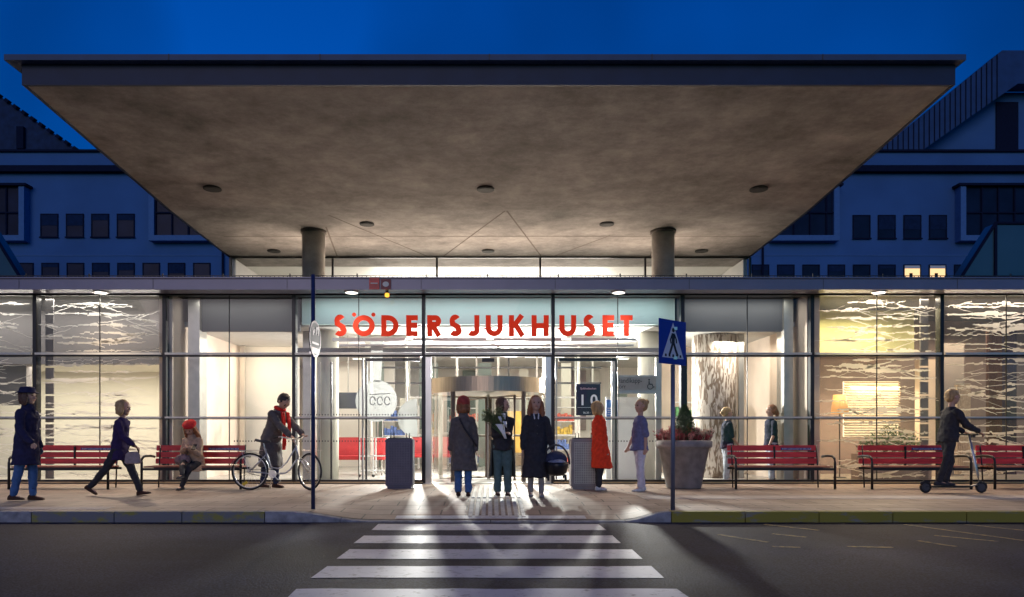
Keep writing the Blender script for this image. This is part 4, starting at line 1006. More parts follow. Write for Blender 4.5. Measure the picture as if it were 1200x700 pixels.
# ------------------------------------------------------------------ bicycle
def bike():
    Y = 13.45; g = empty('bicycle', (WX(293, Y), Y, 0), 'pale grey step through bicycle held by the man with red scarf', 'bicycle')
    r = .345; wb = WX(363, Y)-WX(293, Y); sil = mat('bicycle_silver', (.42, .44, .48), .35, .6)
    def wheel(parent, c, turn=0):
        w = bpy.data.objects.new('wheel', None); COL.objects.link(w); w.parent = parent; w.location = c; w.rotation_euler = (0, 0, turn)
        ring = lambda rad: [(rad*math.cos(2*PI*k/40), 0, rad*math.sin(2*PI*k/40)) for k in range(40)]
        bm = B(); tube(bm, ring(r-.016), .018, 8, closed=True); obj('tyre', bm, M['rubber'], w, True)
        bm = B(); tube(bm, ring(r-.042), .010, 6, closed=True); obj('rim', bm, M['steel'], w, True)
        bm = B()
        for k in range(18):
            a = 2*PI*k/18; s = 1 if k % 2 else -1; tube(bm, [(.02*math.cos(a+1), s*.025, .02*math.sin(a+1)), ((r-.05)*math.cos(a), 0, (r-.05)*math.sin(a))], .0016, 4)
        obj('spokes', bm, M['steel'], w)
        bm = B(); tube(bm, [(0, -.045, 0), (0, .045, 0)], .022, 10); obj('hub', bm, M['steel'], w)
        return w
    w1 = wheel(g, (0, 0, r))
    bm = B(); obox(bm, (-.09, -.012, -.22), .10, .012, .05, (0, -30, 0)); obj('reflector', bm, mat('reflector_yellow', (.75, .5, .02), .3), w1)
    turn = R(-38); w2 = wheel(g, (wb, 0, r), turn)
    # frame
    BB = Vector((.43, 0, .30)); st = Vector((.27, 0, .78)); hd0 = Vector((wb-.21, 0, .60)); hd1 = Vector((wb-.26, 0, .83))
    bm = B()
    tube(bm, [BB, st], .016, 10); tube(bm, [hd0, hd1], .018, 10)
    tube(bm, [hd1-Vector((0, 0, .04)), (wb-.34, 0, .66), (wb-.42, 0, .52), (wb-.52, 0, .42), (.52, 0, .40), (.39, 0, .42)], .013, 8)
    tube(bm, [hd0, (wb-.29, 0, .50), (wb-.36, 0, .38), (wb-.46, 0, .31), BB], .014, 8)
    for s in (-1, 1):
        tube(bm, [(0, s*.05, r), BB+Vector((0, s*.03, 0))], .009, 8); tube(bm, [(0, s*.05, r), st-Vector((-.03, -s*.02, .12))], .008, 8)
    obj('frame', bm, sil, g, True)
    fa = Vector((math.cos(turn), math.sin(turn), 0)); la = Vector((-fa.y, fa.x, 0))
    bm = B()
    for s in (-1, 1): tube(bm, [Vector((wb, 0, r))+la*.05*s, Vector((wb-.10, 0, .52))+la*.05*s, hd0+la*.03*s], .011, 8)
    obj('fork', bm, M['steel'], g, True)
    bm = B(); hc = hd1+Vector((-.02, 0, .12)); tube(bm, [hd1, hc], .012, 8)
    tube(bm, [hc-fa*.22+la*.28+Vector((0, 0, .02)), hc-fa*.08+la*.26+Vector((0, 0, .04)), hc+fa*.03+la*.1, hc+fa*.03-la*.1, hc-fa*.08-la*.26+Vector((0, 0, .04)), hc-fa*.22-la*.28+Vector((0, 0, .02))], .012, 8)
    obj('handlebar', bm, M['steel'], g, True)
    for s in (-1, 1):
        bm = B(); tube(bm, [hc-fa*.24+la*.28*s+Vector((0, 0, .02)), hc-fa*.12+la*.268*s+Vector((0, 0, .035))], .017, 8); obj('grip', bm, M['rubber'], g)
    bm = B(); tube(bm, [st, st+Vector((-.02, 0, .09))], .012, 8); obj('seat_post', bm, M['steel'], g)
    bm = B(); sc = st+Vector((-.03, 0, .12)); loft(bm, [[(sc.x+dx, hw_*c_, sc.z+zz+.022*s_) for c_, s_ in ((1, 0), (.6, 1), (-.6, 1), (-1, 0), (-.6, -1), (.6, -1))] for dx, hw_, zz in ((-.13, .08, .03), (-.08, .09, .015), (.02, .05, 0), (.14, .02, .0))]); obj('saddle', bm, M['dark'], g, True)
    bm = B(); fend = [(.365*math.cos(a), 0, r+.365*math.sin(a)) for a in [R(10+12*k) for k in range(15)]]
    for y_ in (-.02, .02): tube(bm, [(x, y_, z_) for x, y_, z_ in fend], .006, 5)
    for p, q in zip(fend, fend[1:]): quad(bm, (p[0], -.022, p[2]), (q[0], -.022, q[2]), (q[0], .022, q[2]), (p[0], .022, p[2]))
    obj('rear_mudguard', bm, sil, g)
    bm = B()
    for s in (-1, 1): tube(bm, [(-.26, s*.06, .735), (.22, s*.06, .735)], .006, 6); tube(bm, [(0, s*.06, r), (-.14, s*.06, .735)], .005, 6)
    for k in range(5): tube(bm, [(-.26+.11*k, -.06, .735), (-.26+.11*k, .06, .735)], .005, 6)
    obj('luggage_rack', bm, M['steel'], g)
    bm = B(); rc = Vector((wb+.05, 0, .74))
    for s in (-1, 1): tube(bm, [rc+fa*.16+la*s*.1, rc-fa*.14+la*s*.1], .006, 6); tube(bm, [rc+fa*.1+la*s*.1, Vector((wb, 0, r))+la*s*.055], .005, 6)
    for k in range(5): tube(bm, [rc-fa*.14+fa*.075*k-la*.1, rc-fa*.14+fa*.075*k+la*.1], .005, 6)
    obj('front_rack', bm, M['steel'], g)
    bm = B(); lathe(bm, [(.075, -.004), (.075, .004)], seg=24)
    for v in bm.verts: v.co = Vector((v.co.x+BB.x, -.05+v.co.z, v.co.y+BB.z))
    obj('chain_ring', bm, M['steel'], g); bm = B(); tube(bm, [BB+Vector((0, -.06, 0)), BB+Vector((.12, -.065, -.12))], .009, 6); obj('crank', bm, M['steel'], g); bm = B(); tube(bm, [BB+Vector((0, .06, 0)), BB+Vector((-.12, .065, .12))], .009, 6)
    obj('crank', bm, M['steel'], g)
    for c in (BB+Vector((.12, -.11, -.12)), BB+Vector((-.12, .11, .12))):
        bm = B(); box(bm, c.x-.045, c.x+.045, c.y-.04, c.y+.04, c.z-.012, c.z+.012); obj('pedal', bm, M['rubber'], g)
    bm = B(); tube(bm, [(0, -.05, r+.035), BB+Vector((0, -.05, .085)), BB+Vector((.09, -.05, 0)), BB+Vector((0, -.05, -.085)), (0, -.05, r-.035), (-.035, -.05, r)], .005, 5, closed=True); obj('chain', bm, M['dark'], g)
    bm = B(); tube(bm, [(.40, .06, .28), (.30, .18, .0)], .009, 6); obj('kickstand', bm, M['steel'], g)
bike()

# ------------------------------------------------------------------ people
def ik(a, c, l1, l2, pole):
    a, c = Vector(a), Vector(c); d = c-a; L = min(d.length, (l1+l2)*.995); d.normalize(); c = a+d*L
    x = (l1*l1-l2*l2+L*L)/(2*L); h = math.sqrt(max(0, l1*l1-x*x)); p = Vector(pole); p = (p-d*p.dot(d)).normalized()
    return a+d*x+p*h, c
def hand(bm, w, d, side, H, curl=.5, thumb=1):
    """palm, four fingers and a thumb growing from the wrist w along d"""
    d = Vector(d).normalized(); s = Vector(side).normalized(); s = (s-d*s.dot(d)).normalized(); n = d.cross(s).normalized()
    k = H/1.7; c = Vector(w)+d*.045*k
    cap(bm, Vector(w), Vector(w)+d*.02*k, .024*k, .026*k)
    for q in (-1.2, -.4, .4, 1.2): cap(bm, Vector(w)+d*.02*k+s*q*.010*k, Vector(w)+d*.085*k+s*q*.018*k, .014*k, .0115*k)
    for q, L in ((-1.2, .060), (-.4, .072), (.4, .066), (1.2, .050)):
        b = Vector(w)+d*.085*k+s*q*.018*k; e = d*math.cos(curl)+n*math.sin(curl); f = d*math.cos(curl*2.1)+n*math.sin(curl*2.1)
        m = b+e*L*.5*k; cap(bm, b, m, .0100*k, .0095*k); cap(bm, m, m+f*L*.5*k, .0095*k, .0085*k)
    b = Vector(w)+d*.03*k-s*.022*k*thumb; m = b+(d*.6-s*thumb*.8).normalized()*.035*k; cap(bm, b, m, .0125*k, .011*k); cap(bm, m, m+(d+n*.3).normalized()*.03*k, .0105*k, .009*k)

def ringe(c, ax, ay, hw, hd, n=20, k=0, amp=0, ph=0):
    out = []
    for i in range(n):
        a = 2*PI*i/n; f = 1+amp*math.cos(k*a+ph); out.append(Vector(c)+Vector(ax)*hd*f*math.cos(a)+Vector(ay)*hw*f*math.sin(a))
    return out
MC = {}
def cloth(name, col, rough=.85, var=.18):
    if name not in MC: MC[name] = mat(name, col, rough, var=var, scale=18, bump=.25, bscale=120, spec=.25)
    return MC[name]

def person(label, px, y, heading, H, legs=((4, 4), (-4, 2)), arms=None, lean=0, head=(0, 0), top=None, pants=None, shoes=None,
           hair=None, hat=None, hipz=None, legtargets=None, group=None, scarf=None, female=True, z0=0, toe=(0, 0), vox=.0085):
    H = H*.945
    g = empty('person', (WX(px, y), y, z0), label, 'person', group, R(heading))
    k = H/1.7
    thigh, shank, ank = .245*H, .235*H, .045*H
    hw = .052*H
    P = {}
    P['pel'] = Vector((0, 0, 0))
    for i, s in enumerate((1, -1)):
        hp = Vector((0, s*hw, -.01*H)); P['hip', s] = hp
        if legtargets: continue
        a, kn = R(legs[i][0]), R(legs[i][1])
        kp = hp+Vector((math.sin(a), 0, -math.cos(a)))*thigh; an = kp+Vector((math.sin(a-kn), s*.0, -math.cos(a-kn)))*shank
        P['knee', s], P['ank', s] = kp, an
    if hipz is None:
        hz = ank-min(P['ank', 1].z, P['ank', -1].z)
    else: hz = hipz
    off = Vector((0, 0, hz))
    P = {q: v+off for q, v in P.items()}
    if legtargets:
        for i, s in enumerate((1, -1)):
            P['knee', s], P['ank', s] = ik(P['hip', s], legtargets[i], thigh, shank, (1, s*.05, .3))
    up = Vector((math.sin(R(lean)), 0, math.cos(R(lean)))); fw = Vector((math.cos(R(lean)), 0, -math.sin(R(lean)))); lf = Vector((0, 1, 0))
    pel = P['pel']; sh = pel+up*.295*H; nb = pel+up*.325*H
    shw = (.090 if female else .108)*H
    hp_, hy_ = R(lean*.6+head[1]), R(head[0])
    hup = Vector((math.sin(hp_)*math.cos(hy_), math.sin(hp_)*math.sin(hy_), math.cos(hp_))); hf = Vector((math.cos(hy_)*math.cos(hp_), math.sin(hy_)*math.cos(hp_), -math.sin(hp_))); hl_ = hup.cross(hf)
    hc = nb+up*.035*H+hup*.075*H; hr = .0635*H
    W = {}
    for i, s in enumerate((1, -1)):
        S0 = sh+lf*s*shw-up*.024*H; P['sh', s] = S0; ua, fa_ = .165*H, .15*H
        ar = arms[i] if arms else (0, 8, 12)
        if len(ar) == 2:                 # ('to', target)
            el, wr = ik(S0, ar[1], ua, fa_, (-.6, s*.5, -.8))
        else:
            a, b, e = R(ar[0]), R(ar[1]), R(ar[2])
            el = S0+Vector((math.sin(a)*math.cos(b), s*math.sin(b), -math.cos(a)*math.cos(b)))*ua
            wr = el+Vector((math.sin(a+e), s*math.sin(b)*.4, -math.cos(a+e))).normalized()*fa_
        P['el', s], P['wr', s] = el, wr
    # body
    bm = B()
    loft(bm, [ringe(pel+up*t*H, fw, lf, w*H, d*H, 16) for t, w, d in ((-.05, .05, .045), (-.02, .082, .060), (.03, .085, .062), (.10, .068, .052), (.17, .076, .056), (.24, .085, .058), (.27, .080, .045), (.305, .04, .035))])
    cap(bm, nb-up*.01*H, hc-hup*.03*H, .031*H, .029*H)
    for s in (1, -1):
        cap(bm, P['hip', s]+Vector((0, -s*.008, 0))*k, P['knee', s], .048*H, .031*H); cap(bm, P['knee', s], P['ank', s], .031*H, .020*H)
        m_ = P['knee', s].lerp(P['ank', s], .3)-Vector((.008, 0, 0)); ell(bm, m_, (.030*H, .030*H, .05*H))
        cap(bm, P['sh', s], P['el', s], .029*H, .022*H); cap(bm, P['el', s], P['wr', s], .022*H, .015*H)
        d_ = (P['wr', s]-P['el', s]).normalized(); hand(bm, P['wr', s], d_, fw if abs(d_.dot(fw)) < .8 else lf*s, H, .55)
        a0 = P['ank', s]; tz = toe[0 if s == 1 else 1]; td = Vector((math.cos(R(tz)), 0, math.sin(R(tz))))
        cap(bm, a0-Vector((.02, 0, .02))*k, a0+td*.11*k-Vector((0, 0, .035))*k, .03*k, .022*k)
    # head: skull, jaw, nose, ears
    def hp(x, y_, z_): return hc+hf*x*hr+hl_*y_*hr+hup*z_*hr
    mrot = Matrix((hf, hl_, hup)).transposed().to_euler()
    ell(bm, hp(-.12, 0, .22), (hr*1.12, hr*.92, hr*1.0), mrot, 3); ell(bm, hp(.22, 0, -.32), (hr*.78, hr*.72, hr*.92), mrot, 3)
    ell(bm, hp(.50, 0, -.92), (hr*.38, hr*.42, hr*.30), mrot); cap(bm, hp(.90, 0, .05), hp(1.10, 0, -.32), hr*.09, hr*.15)
    ell(bm, hp(.82, .0, .22), (hr*.18, hr*.62, hr*.14), mrot)
    for s in (-1, 1): ell(bm, hp(-.05, s*.95, -.1), (hr*.20, hr*.10, hr*.28), mrot); ell(bm, hp(.62, s*.42, -.30), (hr*.28, hr*.26, hr*.28), mrot)
    remeshed('body', bm, vox, M['skin'], g, 2)
    for s in (-1, 1):
        bm = B(); ell(bm, hp(.90, s*.36, .02), (hr*.10, hr*.13, hr*.08), mrot); obj('eye', bm, M['eye'], g, True)
        bm = B(); ell(bm, hp(.95, s*.38, .24), (hr*.07, hr*.20, hr*.035), mrot); obj('eyebrow', bm, hair[1] if hair else M['eye'], g, True)
    bm = B(); ell(bm, hp(.93, 0, -.62), (hr*.10, hr*.26, hr*.07), mrot); obj('mouth', bm, M['lip'], g, True)
    # hair
    if hair:
        st, hm = hair; bm = B()
        ell(bm, hp(-.24, 0, .30), (hr*1.10, hr*.99, hr*1.03), mrot, 3); ell(bm, hp(-.50, 0, -.1), (hr*.74, hr*.90, hr*.9), mrot, 3)
        if st == 'bob':
            for s in (-1, 1): ell(bm, hp(-.05, s*.86, -.45), (hr*.62, hr*.34, hr*1.05), mrot)
            ell(bm, hp(-.55, 0, -.65), (hr*.65, hr*.95, hr*.8), mrot)
        if st == 'long':
            for s in (-1, 1):
                cap(bm, hp(.15, s*.88, .1), hp(-.05, s*1.10, -1.5), hr*.32, hr*.42); cap(bm, hp(-.05, s*1.10, -1.5), hp(.30, s*1.05, -2.9), hr*.42, hr*.16)
            cap(bm, hp(-.5, 0, -.2), hp(-.75, 0, -2.0), hr*.9, hr*.95); ell(bm, hp(-.7, 0, -2.4), (hr*.5, hr*1.25, hr*1.1), mrot)
        if st == 'pony':
            cap(bm, hp(-1.0, 0, .3), hp(-1.4, 0, -.6), hr*.38, hr*.45); cap(bm, hp(-1.4, 0, -.6), hp(-1.25, 0, -1.9), hr*.45, hr*.2)
            for s in (-1, 1): ell(bm, hp(-.1, s*.88, -.15), (hr*.5, hr*.24, hr*.5), mrot)
        if st == 'bun': ell(bm, hp(-1.15, 0, .72), (hr*.52, hr*.5, hr*.5), mrot)
        if st == 'lowbun': ell(bm, hp(-1.25, 0, -.05), (hr*.5, hr*.45, hr*.45), mrot)
        remeshed('hair', bm, .0085, hm, g, 1, .022, CLOUD2)
    if hat:
        st, hm = hat; bm = B()
        if st == 'beanie': ell(bm, hp(-.22, 0, .55), (hr*1.2, hr*1.12, hr*1.1), mrot, 3); loft(bm, [[hp(-.12, 0, z_)+hf*1.22*hr*math.cos(a)+hl_*1.12*hr*math.sin(a) for a in [2*PI*i/24 for i in range(24)]] for z_ in (.28, .62)])
        if st == 'beret': ell(bm, hp(-.15, .1, .85), (hr*1.35, hr*1.3, hr*.7), mrot, 3); cap(bm, hp(-.15, 0, 1.45), hp(-.15, 0, 1.62), hr*.08, hr*.08)
        if st == 'brim':
            loft(bm, [[hp(-.1, 0, z_)+hf*f*hr*math.cos(a)+hl_*f*.92*hr*math.sin(a) for a in [2*PI*i/28 for i in range(28)]] for z_, f in ((.40, 1.6), (.50, 1.6), (.56, 1.14), (1.2, .98), (1.34, .7))])
        remeshed('hat', bm, .009, hm, g, 2, .006, CLOUD2)
    # trousers
    if pants:
        pm = pants[0]; fit = pants[1] if len(pants) > 1 else 1.0; an_f = pants[2] if len(pants) > 2 else 1.0
        bm = B()
        loft(bm, [ringe(pel+up*t*H, fw, lf, w*H, d*H, 16) for t, w, d in ((-.055, .06, .055), (-.02, .096, .073), (.03, .095, .072), (.07, .082, .064))])
        for s in (1, -1):
            e = P['knee', s].lerp(P['ank', s], pants[3] if len(pants) > 3 else .93)
            cap(bm, P['hip', s]-Vector((0, s*.006, 0)), P['knee', s], .057*H*fit, .041*H*fit); cap(bm, P['knee', s], e, .041*H*fit, .032*H*an_f)
        remeshed('trousers', bm, .012, pm, g, 3, .032)
    for s in (1, -1):
        a0 = P['ank', s]; tz = toe[0 if s == 1 else 1]; td = Vector((math.cos(R(tz)), 0, math.sin(R(tz)))); nz_ = Vector((-td.z, 0, td.x))
        sm, boot = shoes if isinstance(shoes, tuple) else (shoes, 0)
        bm = B(); base = a0-nz_*(ank-.002)
        def srow(x, w, z1): return [base+td*x*k+lf*w*k+nz_*.004, base+td*x*k+lf*w*k+nz_*z1*.6*k, base+td*x*k+lf*w*.55*k+nz_*z1*k, base+td*x*k-lf*w*.55*k+nz_*z1*k, base+td*x*k-lf*w*k+nz_*z1*.6*k, base+td*x*k-lf*w*k+nz_*.004]
        loft(bm, [srow(-.075, .026, .06), srow(-.05, .036, .085), srow(.0, .038, .09), srow(.06, .043, .06), srow(.13, .045, .045), srow(.175, .03, .03)])
        if boot: cap(bm, a0, a0.lerp(P['knee', s], boot), .040*k, .046*k)
        remeshed('shoe', bm, .008, sm, g, 2)
    # top or coat
    if top:
        tm = top['m']; hem = top.get('hem', -.04); flare = top.get('flare', 0); fat = top.get('fat', 1.0); slv = top.get('sleeve', 1.0); bm = B()
        rows = [(-.02, .102, .080), (.03, .102, .080), (.10, .090, .072), (.17, .092, .072), (.235, .098, .072), (.268, .086, .058), (.297, .058, .048), (.325, .040, .040)]
        rings = [ringe(pel+up*t*H, fw, lf, w*H*fat*(1 if female else 1.08), d*H*fat, 24) for t, w, d in rows]
        if hem < -.03:
            n_ = 7; pre = []
            for j in range(n_, 0, -1):
                t = j/n_; zz = pel.z+(hem*H+.02*H)*t-.02*H
                f = 1+flare*t; amp = .05*t; c_ = Vector((pel.x+top.get('shift', 0)*t, 0, zz))
                pre.append(ringe(c_, (1, 0, 0), lf, .104*H*fat*f, .085*H*fat*f*(1+top.get('stride', 0)*t), 24, 5, amp, 1.3))
            rings = pre+rings
        loft(bm, rings)
        for s in (1, -1):
            cap(bm, P['sh', s], P['el', s], .037*H*fat, .033*H*fat)
            if slv > .6: e = P['el', s].lerp(P['wr', s], .92 if slv >= 1 else slv); cap(bm, P['el', s], e, .034*H*fat, .027*H*fat)
            ell(bm, P['sh', s]-lf*s*.012, (.040*H*fat, .037*H*fat, .038*H*fat))
        if slv <= .6:                                       # short sleeves: rebuild the arm as far as the elbow only
            pass
        if top.get('collar'): loft(bm, [ringe(nb+up*t*H, fw, lf, w*H, w*H, 20) for t, w in ((-.02, .06), (.0, .052), (.03, .046))])
        if hem < -.1:
            fr = fw*(.072*H*fat+.006)
            for q in (.20, .12, .04): 
                b2 = B(); ell(b2, pel+up*q*H+fr+lf*.012, (.006, .011, .011)); obj('button', b2, M['dark'], g, True)
        remeshed('coat' if hem < -.1 else 'shirt', bm, .012, tm, g, 3, top.get('fold', .042))
    return g, P, dict(pel=pel, up=up, fw=fw, lf=lf, nb=nb, hc=hc, hr=hr, hf=hf, hl=hl_, hup=hup, H=H)

charcoal = cloth('wool_charcoal', (.12, .105, .10)); blackc = cloth('wool_black', (.034, .034, .042)); navy = cloth('cloth_navy', (.025, .025, .07))
jeans = cloth('denim', (.06, .14, .32)); teal = cloth('cloth_teal', (.085, .14, .145)); redc = cloth('wool_red', (.75, .055, .02)); beige = cloth('coat_beige', (.46, .32, .22))
scrub = cloth('scrub_blue', (.16, .17, .30)); scrubd = cloth('scrub_navy', (.022, .022, .05)); whitet = cloth('trouser_white', (.62, .60, .68)); brown = cloth('boot_brown', (.06, .03, .02))
purple = cloth('coat_plum', (.035, .02, .08)); redhat = cloth('hat_red', (.62, .03, .03)); rust = cloth('hat_rust', (.36, .06, .05)); scarfm = cloth('scarf_red', (.70, .025, .02))
whites = cloth('shoe_white', (.6, .6, .6)); greyb = cloth('boot_grey', (.28, .27, .26)); denim2 = cloth('denim_pale', (.42, .46, .52))
h_blond = mat('hair_blond', (.42, .27, .12), .6, var=.35, scale=30, stretch=(1, 1, .2)); h_brown = mat('hair_brown', (.10, .05, .03), .6, var=.35, scale=30, stretch=(1, 1, .2))
h_aub = mat('hair_auburn', (.28, .11, .045), .6, var=.35, scale=30, stretch=(1, 1, .2)); h_dark = mat('hair_dark', (.03, .022, .02), .6, var=.3, scale=30)

def gy(py): return GY(py)
# person in hat, far left
person('person in dark brimmed hat, long navy coat, blue jeans and boots walking at far left', 31, gy(587), 0, 1.78, ((6, 6), (-9, 4)), (( -4, 8, 20), (6, 8, 40)), 2, top=dict(m=navy, hem=-.20, flare=.15, fat=1.12, collar=1),
       pants=(jeans, 1, 1.0), shoes=(brown, .3), hair=('bob', h_brown), hat=('brim', navy), female=False)
# striding person with plum coat
g, P, I = person('person in plum jacket striding right past the left bench with a pale bag', 140, gy(581), 0, 1.70, ((26, 4), (-30, 12)), ((-22, 8, 18), (24, 8, 30)), 6, top=dict(m=purple, hem=-.12, flare=.1), pants=(blackc,), shoes=(brown, .25),
       hair=('bob', h_blond), toe=(8, -30))
bg = empty('shoulder_bag', (0, 0, 0), 'pale shoulder bag carried by the striding person in plum jacket', 'bag')
bm = B(); wr = P['wr', -1]; loft(bm, [[wr+Vector((w*c_, -.05+.05*s_, z_)) for c_, s_ in ((1, .6), (.6, 1), (-.6, 1), (-1, .6), (-1, -.6), (-.6, -1), (.6, -1), (1, -.6))] for w, z_ in ((.10, -.30), (.13, -.28), (.11, -.14), (.08, -.10))]); m_ = g.matrix_basis
bo = remeshed('bag_body', bm, .01, cloth('bag_pale', (.30, .25, .26)), bg, 3, .02)
bm = B(); tube(bm, [wr+Vector((-.1, -.05, -.12)), wr+Vector((-.05, -.05, .0)), wr+Vector((.05, -.05, .0)), wr+Vector((.1, -.05, -.12))], .009, 6); obj('strap', bm, brown, bg)
bg.location = g.location; bg.rotation_euler = g.rotation_euler
# seated woman in red beret
sx0 = 13.62-.15+.25
person('seated woman in red beret and beige coat looking down at her phone on the bench', 229, 13.78, -96, 1.66, lean=14, head=(0, 28), hipz=.50, legtargets=((.55, .03, .08), (.66, .10, .30)),
       arms=(('to', Vector((.34, .05, .78))), ('to', Vector((.33, -.05, .76)))), top=dict(m=beige, hem=-.10, flare=.25, fat=1.12, collar=1, stride=.5, shift=.1), pants=(blackc, 1, .9), shoes=(blackc, .3), hair=('long', h_aub), hat=('beret', redhat))
ph = empty('phone', (WX(229, 13.42), 13.37, .80), 'dark phone held by the seated woman in red beret', 'phone'); bm = B(); obox(bm, (0, 0, 0), .07, .012, .14, (-50, 0, 0)); obj('case', bm, M['black'], ph)
bg = empty('handbag', (WX(222, 13.55), 13.50, .43), 'pale patterned handbag on the bench beside the seated woman', 'bag'); bm = B(); ell(bm, (-.12, .04, .12), (.15, .08, .12), sub=3); remeshed('bag_body', bm, .01, cloth('bag_print', (.32, .20, .18), var=.5), bg, 3, .03)
# man with bicycle
g, P, I = person('man in long dark coat and red scarf bending over the pale bicycle', 318, 13.95, -22, 1.90, ((5, 6), (-7, 4)), (('to', Vector((.60, .16, 1.04))), ('to', Vector((.56, -.14, 1.0)))), 20, head=(-14, 36),
       top=dict(m=charcoal, hem=-.30, flare=.25, fat=1.14, collar=1, shift=-.02), pants=(cloth('trouser_navy', (.03, .04, .09)),), shoes=brown, hair=('short', h_dark), female=False)
bm = B(); fw, up, nb, lf = I['fw'], I['up'], I['nb'], I['lf']
ring_ = [nb+up*.02+fw*.085*math.cos(a)+lf*.085*math.sin(a) for a in [2*PI*i/20 for i in range(20)]]; tube(bm, ring_, .035, 8, closed=True)
for s, L in ((.06, .50), (-.085, .72)):
    p0 = nb+fw*.09+lf*s
    loft(bm, [[p0+fw*(.05+.03*math.sin(t*3))+Vector((.02*t, 0, -L*t))+lf*w+fw*d for w, d in ((-.045, -.015), (.045, -.015), (.045, .02), (-.045, .02))] for t in (0, .25, .5, .75, 1)])
remeshed('scarf', bm, .01, scarfm, g, 2, .015)
# woman in grey coat from behind
g, P, I = person('woman seen from behind in long charcoal coat, rust beanie and blue jeans', 543, gy(581.5), 92, 1.66, ((2, 2), (-2, 2)), ((0, 12, 8), (0, 12, 8)), 0, top=dict(m=charcoal, hem=-.26, flare=.22, fat=1.14, collar=1), pants=(jeans, 1.05, 1.2), shoes=brown,
       hair=('bob', h_aub), hat=('beanie', rust))
bm = B(); st_ = [I['nb']+Vector((-.14, .06, -.06)), I['pel']+Vector((-.165, -.02, .28)), I['pel']+Vector((-.15, -.16, .10)), I['pel']+Vector((-.02, -.22, .0))]
for p, q in zip(st_, st_[1:]): cap(bm, p, q, .016)
remeshed('bag_strap', bm, .009, blackc, g, 2)
# woman with bouquet
by_ = gy(581)
g, P, I = person('woman in open dark coat and grey green trousers hugging a bouquet', 589, by_, -84, 1.67, ((3, 3), (-3, 2)), (('to', Vector((.20, -.02, 1.16))), ('to', Vector((.22, .0, 1.05)))), 0, head=(62, 4),
       top=dict(m=blackc, hem=-.05, fat=1.05, collar=1), pants=(teal, 1.12, 1.25), shoes=brown, hair=('bob', h_brown))
bm = B()                                      # open coat panels falling at the back and sides
pel = I['pel']; rings = []
for t in range(7):
    z_ = pel.z+.10-.62*t/6; f = 1+.22*t/6
    pts = [Vector((.02*0-.02+.12*f*math.cos(a), .19*f*math.sin(a), z_)) for a in [R(70+220*i/14) for i in range(15)]]
    inner = [Vector((-.02+.10*f*math.cos(a), .165*f*math.sin(a), z_)) for a in [R(70+220*i/14) for i in range(15)]][::-1]
    rings.append(pts+inner)
loft(bm, rings[::-1]); remeshed('coat_tails', bm, .011, cloth('coat_olive', (.06, .065, .06)), g, 2, .02)
bq = empty('bouquet', (WX(584, by_-.28), by_-.30, 1.18), 'green leafy bouquet with white lilies held against the dark coat', 'bouquet')
rnd = random.Random(11); pts = []; stm = B()
for q in range(26):
    d = Vector((rnd.uniform(-1.0, .35), rnd.uniform(-.3, .25), rnd.uniform(.15, 1))).normalized(); L = rnd.uniform(.14, .34)
    tube(stm, [(.08, 0, -.18), d*L], .003, 4)
    for k in range(60): t = rnd.uniform(.35, 1); p = d*L*t; pts.append((p.x+rnd.uniform(-.03, .03), p.y+rnd.uniform(-.03, .03), p.z+rnd.uniform(-.03, .03)))
leafblob('leaves', mat('bouquet_leaf', (.16, .20, .08), .6, var=.4, scale=20), bq, pts, .045, 4, .6); obj('stems', stm, M['leaf2'], bq)
for (x, y, z_) in ((.02, -.07, .10), (.10, -.08, .02), (.08, -.06, .15)):
    bm = B()
    for k in range(5):
        a = 2*PI*k/5; cap(bm, (x+.03, y, z_-.05), (x+.022*math.cos(a), y+.022*math.sin(a), z_+.035), .008, .013)
    obj('lily', bm, M['sign_white'], bq, True)
bm = B(); loft(bm, [[(c_[0]*r_+x_, c_[1]*r_*.7, z_) for c_ in [(math.cos(2*PI*i/14), math.sin(2*PI*i/14)) for i in range(14)]] for r_, z_, x_ in ((.02, -.22, .12), (.035, -.12, .08), (.075, .02, .02))]); obj('paper_wrap', bm, M['whitepaint'], bq, True)
# woman in black coat with infant carrier
wy = gy(582.5)
g, P, I = person('woman with long auburn hair in long black coat carrying an infant seat', 628, wy, -88, 1.69, ((5, 3), (-5, 3)), ((2, 20, 4), (0, 12, 10)), 0, head=(0, 0), top=dict(m=blackc, hem=-.33, flare=.16, fat=1.14), pants=(greyb, .9, .9), shoes=(greyb, .45), hair=('long', h_aub))
bm = B()
for s in (-1, 1): cap(bm, I['nb']+Vector((.055, s*.04, .0)), I['nb']+Vector((.10, s*.03, -.09)), .012, .014)
remeshed('white_collar', bm, .008, whites, g, 1)
wrw = g.matrix_basis @ P['wr', 1]; hx = WX(651.5, wy-.05)
cs = empty('infant_carrier', (hx, wy-.08, .36), 'black and blue infant car seat with carry handle held by the woman in black coat', 'child seat')
bm = B(); loft(bm, [[(hw_*math.cos(a), hd_*math.sin(a), z_) for a in [2*PI*i/22 for i in range(22)]] for z_, hw_, hd_ in ((.0, .12, .20), (.05, .17, .27), (.16, .20, .30), (.22, .20, .30))]); obj('shell', bm, M['black'], cs, True)
bm = B(); ell(bm, (0, .06, .24), (.19, .21, .16), sub=3); remeshed('hood', bm, .012, cloth('hood_blue', (.04, .05, .10)), cs, 2)
bm = B(); ell(bm, (0, -.12, .20), (.15, .16, .07), sub=3); remeshed('blanket', bm, .012, cloth('blanket_grey', (.25, .28, .38), var=.4), cs, 2, .03)
bm = B(); tube(bm, [(.22*math.cos(a), 0, .18+.32*math.sin(a)) for a in [R(180*i/16) for i in range(17)]], .016, 8); obj('handle', bm, M['dark'], cs, True)
